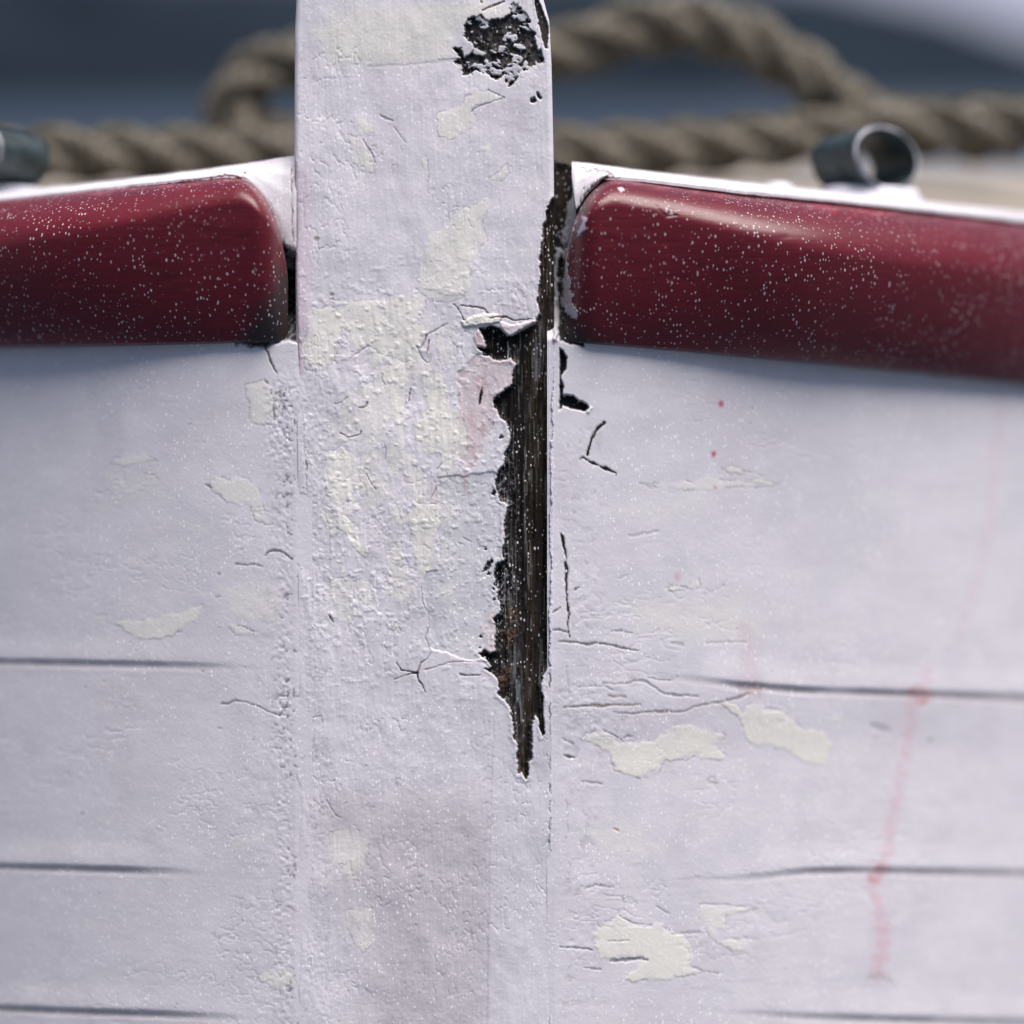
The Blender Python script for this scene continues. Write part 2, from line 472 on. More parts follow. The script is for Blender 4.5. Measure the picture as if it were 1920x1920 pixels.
for k, P in enumerate(cream):
    c.patch(P, CREAM, .05, 3.0 if k not in (19, 20) else 9, .85 if k < 15 else .55, 6, 17, 50 + k, .55, edge=.36, fine=2.4, worn=.8)
i = c.box(600, 890, 560, 1180)
uu, vv = u[i], v[i]
cn = fbm(uu / 34, vv / 52, 120, 5)
env = sst(600, 650, uu) * (1 - sst(800, 880, uu)) * sst(580, 640, vv) * (1 - sst(1080, 1170, vv))
m = sst(.54, .60, cn) * env
c.mix(i, m * .6, CREAM); c.h[i] += .04 * m
e = np.exp(-((cn - .565) / .010) ** 2) * env * sst(.45, .6, fbm(uu / 20, vv / 20, 121, 2))
c.mix(i, e * .3, (.3, .28, .3))  # shadow line round these blotches, also painted in
lumps(c, 560, 900, 600, 1200, 15, .12, .12, 130, 60)
lumps(c, 560, 620, 700, 1950, 7, .12, .3, 131, 25)
lumps(c, 640, 920, 1300, 1980, 14, .10, .12, 132, 40)
# cracks in the paint
BR = (.16, .09, .075); GR = (.20, .19, .21)
cracks = [
 ([(865, 573), (885, 575), (905, 578), (916, 588)], 3, BR, .9), ([(850, 571), (856, 575), (866, 590), (868, 598), (875, 607)], 2.4, (.10, .05, .045), .9),
 ([(840, 607), (818, 618), (800, 628), (797, 640), (790, 652), (782, 650)], 2.2, GR, .8), ([(805, 637), (803, 650), (800, 663)], 2.4, BR, .9),
 ([(782, 650), (790, 670), (800, 680), (806, 680)], 2.4, GR, .7), ([(770, 730), (768, 742), (766, 752)], 2.2, BR, .9),
 ([(691, 647), (673, 660), (655, 672)], 1.8, BR, .6), ([(628, 650), (627, 672), (632, 683)], 1.6, GR, .5),
 ([(718, 700), (716, 712), (722, 722)], 2, GR, .6), ([(820, 880), (828, 868)], 2, GR, .7), ([(638, 812), (655, 820), (675, 815), (677, 808)], 2.4, GR, .9),
 ([(626, 758), (640, 755), (652, 745)], 1.6, GR, .7), ([(674, 765), (686, 762), (690, 755)], 4, (.2, .16, .17), .8),
 ([(720, 830), (724, 845), (722, 862)], 1.6, GR, .7), ([(688, 890), (695, 905), (705, 918)], 2.2, GR, .8), ([(808, 935), (818, 915)], 1.8, BR, .6),
 ([(744, 1243, 1.5), (752, 1257, 2.5), (768, 1259, 2.5), (783, 1262, 5)], 2, (.02, .02, .02), .95), ([(738, 1274, 1.2), (768, 1264, 2.2), (783, 1262, 4)], 2, (.03, .03, .03), .9),
 ([(783, 1262, 4), (785, 1276, 2.6), (792, 1284, 2.6), (798, 1298, 1.6)], 2, (.02, .02, .025), .95), ([(783, 1262, 4), (789, 1243, 3), (800, 1236, 2), (808, 1225, 1.2)], 2, (.2, .14, .15), .9),
 ([(795, 1256, 2.5), (820, 1250, 2), (840, 1242, 2), (870, 1240, 1.6), (905, 1241, 1.6), (915, 1248, 2)], 2, (.25, .17, .18), .75),
 ([(862, 1264, 4), (875, 1267, 2), (900, 1266, 1.5)], 2, (.10, .10, .11), .9), ([(790, 1100), (793, 1130), (804, 1152), (805, 1175), (798, 1195), (806, 1218)], 2, GR, .75),
 ([(617, 1152, 1.5), (621, 1160, 5), (625, 1168, 1.5)], 3, (.12, .09, .08), .95), ([(905, 727, 2), (902, 740, 7), (900, 755, 4), (897, 760, 1.5)], 4, (.015, .015, .015), 1),
 ([(868, 1008), (884, 1016)], 1.6, GR, .7), ([(905, 1240), (925, 1248)], 2, GR, .8),
 ([(555, 300, 1.4), (554, 360, 2.2), (553, 420, 2), (554, 520, 1.5), (557, 640, 2.4), (559, 720, 1.8), (566, 800, .6), (570, 880, 1.6), (572, 960, .4)], 1.5, (.22, .15, .13), .7),
 ([(569, 866, 2), (571, 872, 6), (572, 880, 2)], 3, (.10, .07, .07), .9), ([(820, 112), (870, 110)], 2, GR, .5),
 ([(946, 183, 1.6), (915, 194, 1.6), (890, 203, 1.6), (883, 210, 1.6)], 1.6, GR, .7), ([(946, 183, 1.6), (915, 170, 1.6)], 1.6, GR, .6),
 ([(680, 262), (697, 288), (703, 305)], 1.8, GR, .7), ([(801, 300), (804, 330), (803, 345)], 1.5, GR, .5),
 ([(672, 1600), (660, 1635)], 1.2, GR, .3), ([(585, 1345), (600, 1342), (605, 1355)], 2.5, (.25, .24, .2), .7), ([(612, 1500), (628, 1528), (640, 1534)], 2, GR, .6),
 ([(738, 238, 2), (748, 250, 3), (760, 268, 3)], 2, (.34, .29, .31), .5), ([(712, 215, 2), (722, 222, 6), (738, 228, 2)], 3, (.36, .30, .30), .7),
]
for k, (p, wd, col, al) in enumerate(cracks):
    c.line(p, wd, col, .45, al, 1.2, .9, 200 + k, .6)
for (x, y, q) in [(622, 552, 4), (594, 448, 4.5), (623, 560, 3)]:
    specks(c, 1, x - 1, x + 1, y - 1, y + 1, int(x), (.33, .25, .24), q, q + .5, .8)
specks(c, 46, 570, 930, 600, 1900, 41, (.22, .20, .22), .8, 2.0, .6)
# stitched grain marks low down at the edge of the chamfer
for k in range(11):
    y = 1355 + k * 22 + random.uniform(-4, 4); x = 916 + random.uniform(-7, 5)
    c.line([(x - 6, y + 3, 1.2), (x + 2, y - 2, 3), (x + 10, y + 2, 1.2)], 2, (.36, .29, .32), .15, .55, 2, 2, 300 + k)
flecks(c, 640, 920, 1500, 1960, 26, (.36, .32, .36), 310, (8, 26), True, .35, 2.6)
flecks(c, 575, 660, 1000, 1900, 34, (.38, .35, .38), 311, (10, 40), False, .35, 2.2)
# chamfer on the lower right arris
cham = sst(905, 925, u) * sst(1330, 1480, v)
c.h -= (np.maximum(u - 917, 0) * .013) * cham
c.mix(slice(None), cham * .6, (.62, .605, .655))
c.line([(928, 1330, 1), (922, 1450, 2), (918, 1600, 2.5), (915, 1760, 2.5), (912, 1960, 2.5)], 2, (.42, .40, .45), .3, .5, 2, 2)
# crevice between stem and planking low down
for (a, b, wd, al) in [(1262, 1290, 4, .9), (1320, 1350, 3, .8), (1355, 1390, 2, .5), (1420, 1445, 3, .5), (1468, 1490, 4.5, .75), (1500, 1525, 4, .7),
                       (1535, 1560, 6, .9), (1562, 1600, 4, .85), (1602, 1630, 3, .7), (1650, 1680, 6, .5), (1735, 1765, 8, .95), (1768, 1790, 5, .85), (1828, 1880, 5, .6), (1885, 1960, 3, .5)]:
    c.line([(1035, a, 1), (1034, (a + b) / 2, wd), (1036, b, 1)], 2, (.06, .065, .08), .7, al, 2.5, 1, int(a))

# rotten wood
WOOD = [(1036, 372), (1024, 395), (1018, 430), (1012, 480), (1013, 520), (1008, 560), (1011, 590), (1005, 604), (985, 612), (960, 629), (950, 630), (943, 622), (936, 613), (920, 609), (898, 615),
 (903, 628), (911, 640), (908, 652), (896, 651), (906, 667), (918, 669), (930, 675), (945, 675), (958, 672), (967, 682), (961, 699), (959, 722), (947, 732), (930, 742), (924, 755), (927, 764), (935, 770), (938, 785), (949, 789), (953, 803), (957, 822),
 (955, 835), (945, 852), (947, 870), (934, 885), (929, 905), (932, 915), (936, 938), (953, 948), (948, 965), (943, 983), (946, 1000), (945, 1017), (939, 1035), (945, 1050), (930, 1056), (926, 1077), (929, 1086), (925, 1098), (934, 1105), (931, 1120), (938, 1133), (937, 1150), (925, 1160),
 (929, 1181), (929, 1222), (918, 1226), (908, 1216), (897, 1227), (911, 1232), (920, 1250), (907, 1253), (924, 1264), (932, 1272), (936, 1296), (932, 1302), (944, 1312), (957, 1325), (961, 1356), (963, 1381), (970, 1394), (969, 1419), (971, 1452), (978, 1448), (986, 1461), (991, 1454), (991, 1431), (998, 1425),
 (999, 1354), (1005, 1344), (1011, 1348), (1016, 1370), (1019, 1382), (1023, 1373), (1021, 1304), (1016, 1283), (1024, 1262), (1034, 1247), (1030, 1232), (1032, 1212), (1032, 1098), (1038, 1046), (1032, 1035), (1032, 962),
 (1036, 942), (1033, 916), (1032, 832), (1038, 801), (1034, 770), (1037, 687), (1040, 624), (1060, 540), (1060, 372)]
i, d = c.sd(WOOD, 2.5, 11, 400, 40, 2.0)
uu, vv = u[i], v[i]
m = sst(-1.0, 1.0, d)
grain = fbm(uu / 2.6, vv / 60, 410, 3); grain2 = fbm(uu / 6, vv / 140, 411, 3)
brown = sst(975, 1005, uu + 12 * (fbm(uu / 20, vv / 90, 412, 3) - .5) + np.where(vv > 1150, 30 * sst(1150, 1400, vv), 0)) * (1 - .75 * sst(900, 1000, vv) * sst(1000, 1015, uu))
cw = np.array((.016, .015, .015)) * (.4 + grain)[:, None]
cb = np.array((.042, .032, .024)) * (.15 + 1.35 * grain ** 1.3)[:, None]
wc = cw * (1 - brown[:, None]) + cb * brown[:, None]
# pale fibres and blue grey bloom
fib = sst(.60, .70, fbm(uu / 1.9, vv / 45, 413, 2)) * sst(.45, .62, fbm(uu / 14, vv / 160, 414, 3))
wc = wc * (1 - .5 * fib[:, None]) + np.array((.20, .19, .18)) * .5 * fib[:, None]
bloom = np.exp(-((uu - (968 + (vv - 1250) * .06)) / 8) ** 2) * sst(1180, 1260, vv) * (1 - sst(1370, 1400, vv)) + np.exp(-((uu - (1012 - (vv - 600) * .05)) / 5) ** 2) * sst(560, 620, vv) * (1 - sst(690, 760, vv))
bloom = bloom * sst(.40, .6, fbm(uu / 4, vv / 40, 415, 3))
wc = wc * (1 - .8 * bloom[:, None]) + np.array((.20, .20, .23)) * .8 * bloom[:, None]
crumb = sst(.60, .70, fbm(uu / 4.5, vv / 4.5, 416, 3)) * (1 - sst(948, 985, uu)) * sst(780, 900, vv) * (1 - .6 * sst(1180, 1220, vv))
wc = wc * (1 - .55 * crumb[:, None]) + np.array((.26, .26, .28)) * .55 * crumb[:, None]
for (x, y) in [(955, 1195), (960, 1160), (950, 1268)]:
    q = np.exp(-(((uu - x) / 12) ** 2 + ((vv - y) / 22) ** 2)) * sst(.5, .65, fbm(uu / 3, vv / 3, 417, 2))
    wc = wc * (1 - .7 * q[:, None]) + np.array((.22, .11, .05)) * .7 * q[:, None]
cl = c.col[i]
c.col[i] = cl * (1 - m[:, None]) + wc * m[:, None]
c.r[i] = c.r[i] * (1 - m) + m * (.55 + .3 * grain)
rec = sst(0, 9, d)
c.h[i] -= m * (.8 + 1.3 * rec) + m * rec * 2.2 * (grain2 - .3) + 1.1 * m * grain
c.h[i] -= m * np.maximum(uu - 1005, 0) * .045
# the lifted lip of paint round the hole
lip = np.exp(-((d + 3.5) / 3.5) ** 2)
c.h[i] += .30 * lip * fbm(uu / 25, vv / 25, 418, 2)
edge_ = np.exp(-((d + .8) / 1.1) ** 2) * .35
c.mix(i, edge_, (.40, .33, .30))
# loose flaps over the knot hole
c.patch([(865, 602), (905, 588), (945, 592), (935, 604), (905, 608), (895, 612), (870, 612)], CREAM, .7, 1.5, .95, 3, 9, 420, edge=.4)
c.patch([(935, 603), (965, 610), (1000, 600), (1004, 606), (965, 628), (952, 630), (940, 616)], (.56, .50, .53), .5, 1.5, .95, 2, 9, 421)
c.line([(918, 597, 2), (935, 593, 6), (950, 594, 4), (965, 601, 2.5), (1000, 598, 1.5)], 3, (.12, .085, .075), .5, .95)
c.patch([(888, 625), (897, 618), (905, 632), (910, 650), (896, 648), (889, 638)], (.60, .50, .50), .4, 1.5, .95, 2, 8, 422)
c.line([(953, 640, 1), (953, 655, 2.5), (952, 672, 1)], 2, (.5, .5, .55), -.4, .9)
# crumbs of black off the main wound
for k, (x, y, q) in enumerate([(917, 1076, 4), (922, 1052, 4), (926, 924, 5), (911, 1030, 3), (926, 1124, 3), (901, 1194, 2.5), (899, 1214, 2), (910, 1066, 5), (915, 1058, 5), (940, 820, 4), (925, 1104, 3)]):
    c.patch([(x - q, y), (x, y - q * 1.3), (x + q, y - q * .3), (x + q * .5, y + q), (x - q * .5, y + q * .8)], (.025, .025, .027), -.5, 1, 1, 2.5, 5, 430 + k)
c.line([(906, 1072, 4), (915, 1066, 6), (922, 1052, 6)], 5, (.03, .03, .032), .5, .95, 2)

# rot at the head of the post
TOP = [(868, 62), (877, 32), (903, 28), (918, 38), (940, 34), (955, 26), (958, 10), (963, 2), (978, 14), (990, 30), (996, 42), (985, 40), (1000, 58), (1008, 62), (1004, 72), (1012, 95), (1020, 95), (1024, 118), (1003, 122), (990, 132), (974, 136), (970, 150),
       (958, 164), (946, 158), (948, 140), (930, 150), (916, 142), (895, 132), (885, 140), (868, 142), (864, 125), (850, 117), (862, 108), (852, 90), (864, 90), (868, 108), (885, 98), (888, 82), (876, 78)]
i, d = c.sd(TOP, 4, 13, 500, 30, 2.5)
uu, vv = u[i], v[i]
m = sst(-1.2, 1.2, d)
n1 = fbm(uu / 17 + vv / 40, vv / 13 - uu / 40, 501, 4)
rem = sst(.56, .64, n1) * (1 - .0 * d)                       # paint still clinging inside the wound
t1 = fbm(uu / 6, vv / 6, 502, 3)
wc = np.array((.030, .027, .026)) * (.4 + 1.2 * t1)[:, None]
gre = sst(.45, .62, fbm(uu / 9, vv / 12, 503, 3))
wc = wc * (1 - .5 * gre[:, None]) + np.array((.13, .12, .115)) * .5 * gre[:, None]
wc = wc * (1 - rem[:, None] * .9) + np.array((.55, .54, .58)) * rem[:, None] * .9
c.col[i] = c.col[i] * (1 - m[:, None]) + wc * m[:, None]
c.r[i] = c.r[i] * (1 - m) + .85 * m
c.h[i] -= m * (1 - rem * .7) * (1.1 + .8 * t1)
c.mix(i, np.exp(-((d) / 1.4) ** 2) * .5, (.10, .07, .05))
c.patch([(1012, -60), (1024, -10), (1031, 20), (1036, 60), (1034, 90), (1026, 92), (1020, 66), (1014, 45), (1016, 38), (1012, 10)], (.03, .024, .02), -1.2, 1.2, .97, 3, 10, 505, .8)
c.patch([(1014, 92), (1020, 90), (1022, 112), (1018, 118)], (.05, .035, .03), -.5, 1.2, .9, 3, 8, 506)
c.line([(905, 20, 3), (925, 11, 5), (945, 3, 3)], 3, (.10, .06, .05), .5, .9)
c.line([(900, -12, 3), (902, 4, 4)], 3, (.10, .06, .05), .5, .9)
c.patch([(995, 185), (1003, 181), (1008, 190), (1001, 194), (994, 191)], (.04, .03, .03), -.7, 1.2, 1, 1.5, 6, 507)
c.patch([(1008, 172), (1012, 172), (1018, 184), (1014, 188), (1009, 182)], (.05, .04, .035), -.7, 1.2, 1, 1.5, 6, 508)
c.patch([(994, 160), (1010, 160), (1008, 166), (996, 166)], (.50, .42, .42), 0, 3, .6, 2, 6, 509)

# geometry of the post: front face with rounded arrises, then sides and back
def stem_left(vv):  return np.interp(vv, [-400, 0, 60, 290, 620, 900, 1300, 3600], [560, 556, 553, 552, 555, 558, 560, 560])
def stem_right(vv): return np.interp(vv, [-400, -60, 0, 40, 120, 300, 380, 640, 1100, 1300, 3600], [930, 985, 1020, 1031, 1035, 1039, 1040, 1040, 1037, 1036, 1036])
Um = stem_left(V) + (U - ul) / (ur - ul) * (stem_right(V) - stem_left(V))
# keep the painted pattern where it was drawn: only the rims follow the silhouette
k = sst(0, 60, U - ul) * sst(0, 60, ur - U)
Um = Um * (1 - k) + U * k
eL = (Um - stem_left(V)); eR = (stem_right(V) - Um)
RR = 9.0
def rnd(e, R): q = np.clip((R - e) / R, 0, 1); return R * (1 - np.sqrt(1 - q * q * .999))
low = sst(640, 760, V)
dep = (rnd(eL, RR) * (1 - .88 * low) + rnd(eR, 11) * (1 - .88 * low)) * S
h = c.h.reshape(c.sh) / 1000
wob = .0006 * (fbm(U / 90, V / 140, 600, 3) - .5) * 2
fadeh = sst(0, 10, eL)
W3 = PW(Um, V, dep - h * fadeh - wob)
# sides and back
def ring_cols(uedge, eseq, dseq):
    x = (uedge - 960) * S
    out = []
    for dx, dd in zip(eseq, dseq):
        X = x + dx; Y = np.full_like(x, dd); Z = (960 - vs) * S
        out.append(np.stack(L2W(X, Y, Z), -1))
    return np.stack(out, 1)
RW = ring_cols(stem_right(vs), [0.000, -.0015, -.004, -.012], [.014, .03, .06, .085])
LW = ring_cols(stem_left(vs), [.012, .004, .0015, .000], [.085, .06, .03, .014])
Wall = np.concatenate([LW, W3, RW], 1)
colg = c.col.reshape(*c.sh, 3); rg = c.r.reshape(c.sh)
pl = np.repeat(colg[:, 4:5], 4, 1) * 0 + PAINT; pr = pl.copy()
dk = (sst(300, 372, vs) * (1 - sst(640, 700, vs)))[:, None, None]
pr = pr * (1 - dk) + np.array((.05, .035, .025)) * dk
colf = np.concatenate([pl, colg, pr], 1)
rf = np.concatenate([np.full((len(vs), 4), .5), rg, np.full((len(vs), 4), .5)], 1)
stem = grid_obj('stem_post', Wall, M_STEM, boat, colf.reshape(-1, 3), rf, closed=True)

# ---------------- hull planks
def seam_v(side, k, u):
    if side < 0:
        pts = [[(-600, 1222), (0, 1243), (150, 1246), (300, 1249), (480, 1254), (600, 1258)],
               [(-600, 1612), (0, 1627), (150, 1631), (330, 1637), (480, 1644), (600, 1650)],
               [(-600, 1868), (0, 1893), (150, 1899), (300, 1904), (480, 1912), (600, 1918)]][k]
    else:
        pts = [[(1000, 1262), (1280, 1274), (1380, 1286), (1500, 1296), (1700, 1303), (1920, 1311), (2600, 1335)],
               [(1000, 1680), (1280, 1662), (1330, 1652), (1430, 1645), (1510, 1636), (1600, 1634), (1920, 1640), (2600, 1655)],
               [(1000, 1880), (1330, 1898), (1500, 1908), (1700, 1914), (1920, 1920), (2600, 1940)]][k]
    return np.interp(u, [p[0] for p in pts], [p[1] for p in pts])

def seam_amp(side, k, u):
    if side < 0:
        return [1 - sst(180, 500, u), 1 - sst(180, 400, u), 1 - sst(230, 500, u)][k] * .97 + .03
    return [sst(1200, 1480, u), sst(1290, 1600, u), sst(1310, 1700, u)][k] * .97 + .03

def paint_left(c):
    base_paint(c, 21, .035, 70, 40)
    P = [([(215, 857), (268, 853), (292, 862), (250, 868), (232, 876), (205, 870)], .7), ([(398, 898), (458, 896), (482, 915), (492, 940), (500, 968), (503, 985), (480, 978), (470, 950), (430, 945), (395, 920)], .75),
         ([(212, 1166), (290, 1160), (380, 1135), (368, 1165), (322, 1195), (250, 1197)], .85), ([(425, 1168), (455, 1172), (478, 1188), (440, 1190)], .7), ([(460, 720), (495, 712), (520, 738), (510, 800), (470, 790)], .7),
         ([(410, 1105), (490, 1090), (520, 1110), (522, 1165), (450, 1160)], .5), ([(495, 1822), (530, 1812), (558, 1840), (548, 1862), (515, 1852), (480, 1835)], .8), ([(440, 1575), (500, 1560), (480, 1585), (440, 1590)], .5),
         ([(190, 890), (290, 885), (300, 930), (220, 935)], .35), ([(190, 955), (206, 958), (200, 962)], .5)]
    for k, (p, a) in enumerate(P):
        c.patch(p, CREAM, .10, 3 if a > .6 else 14, a, 5, 18, 700 + k, .55, edge=.4 if a > .6 else 0, worn=.6, fine=2)
    lumps(c, 515, 575, 700, 1960, 7, .28, .7, 710, 22)
    lumps(c, 500, 560, 720, 860, 5, .4, 1., 711, 16)
    lumps(c, 450, 520, 1000, 1960, 16, .10, .15, 712, 40)
    B = (.08, .065, .07)
    for k, (p, wd, al) in enumerate([
        ([(496, 648, 2), (505, 670, 4), (513, 690, 4), (519, 700, 2)], 3, .95), ([(496, 712, 2), (502, 718, 5)], 4, .7), ([(512, 760, 2), (513, 775, 5), (515, 785, 2)], 3, .7),
        ([(497, 1043, 2), (503, 1035, 4), (515, 1032, 6), (532, 1036, 4), (548, 1048, 5)], 4, .75), ([(443, 1058, 4), (462, 1060, 4), (476, 1058, 4), (492, 1063, 2)], 3, .6),
        ([(415, 1319, 4), (428, 1320, 5), (440, 1314, 3), (460, 1316, 3), (485, 1325, 3), (505, 1335, 3), (525, 1341, 3)], 3, .6), ([(525, 1341, 3), (537, 1325, 4), (540, 1298, 3)], 3, .6),
        ([(536, 1279, 4), (542, 1275, 3)], 3, .7), ([(385, 908, 2), (392, 912, 5), (396, 915, 2)], 3, .6), ([(540, 1000, 5), (547, 1003, 5)], 4, .7), ([(270, 888, 1.5), (288, 890, 2), (300, 900, 1.5)], 2, .4),
        ([(325, 1192, 1.5), (332, 1186, 3), (340, 1184, 1.5)], 2, .5), ([(445, 1172, 1.5), (460, 1176, 2), (475, 1185, 2)], 2, .6), ([(406, 1120, 5), (412, 1118, 5)], 4, .35),
        ([(555, 1450, 2), (562, 1470, 3), (566, 1480, 2)], 3, .4), ([(410, 1365), (418, 1366)], 2, .5), ([(540, 1700, 4), (552, 1706, 5), (556, 1709, 2)], 3, .35), ([(400, 1752, 8), (412, 1760, 10)], 8, .2)]):
        c.line(p, wd, B, .5, al, 1.5, 1.4, 720 + k)
    specks(c, 30, 320, 560, 700, 1900, 740, (.2, .18, .2), .8, 2.2, .6)
    specks(c, 9, 20, 460, 700, 1800, 742, (.25, .2, .24), 1.5, 3.5, .5)
    # pocket beside the stem: its darkness painted black, with broken paint
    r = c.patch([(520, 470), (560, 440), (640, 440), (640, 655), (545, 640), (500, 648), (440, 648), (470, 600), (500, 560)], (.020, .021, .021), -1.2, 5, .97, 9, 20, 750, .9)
    c.patch([(524, 482), (540, 478), (552, 488), (552, 503), (530, 505), (520, 500), (515, 495)], (.50, .48, .49), 1.5, 1.5, .95, 3, 8, 751)
    c.patch([(520, 458), (526, 462), (526, 474), (518, 474)], (.6, .58, .62), 1.5, 1.5, .9, 2, 8, 752)
    for k, (x0, y0, x1, y1) in enumerate([(548, 560, 530, 590), (552, 590, 536, 612), (555, 605, 530, 632), (553, 575, 540, 600), (556, 620, 535, 640), (551, 540, 540, 560)]):
        c.line([(x0, y0, 2), ((x0 + x1) / 2 + 3, (y0 + y1) / 2, 5), (x1, y1, 1)], 3, (.30, .30, .31), -.4, .6, 4, 2, 760 + k)
    # crazed black edge above the end of the rail
    c.line([(452, 330, 3), (478, 345, 6), (498, 372, 7), (512, 400, 8), (522, 430, 8), (530, 455, 8)], 6, (.05, .035, .035), .7, .85, 6, 1.4, 770, 3.5)
    c.patch([(500, 400), (520, 380), (545, 430), (545, 470), (522, 440)], (.40, .37, .39), 0, 6, .6, 6, 10, 771)

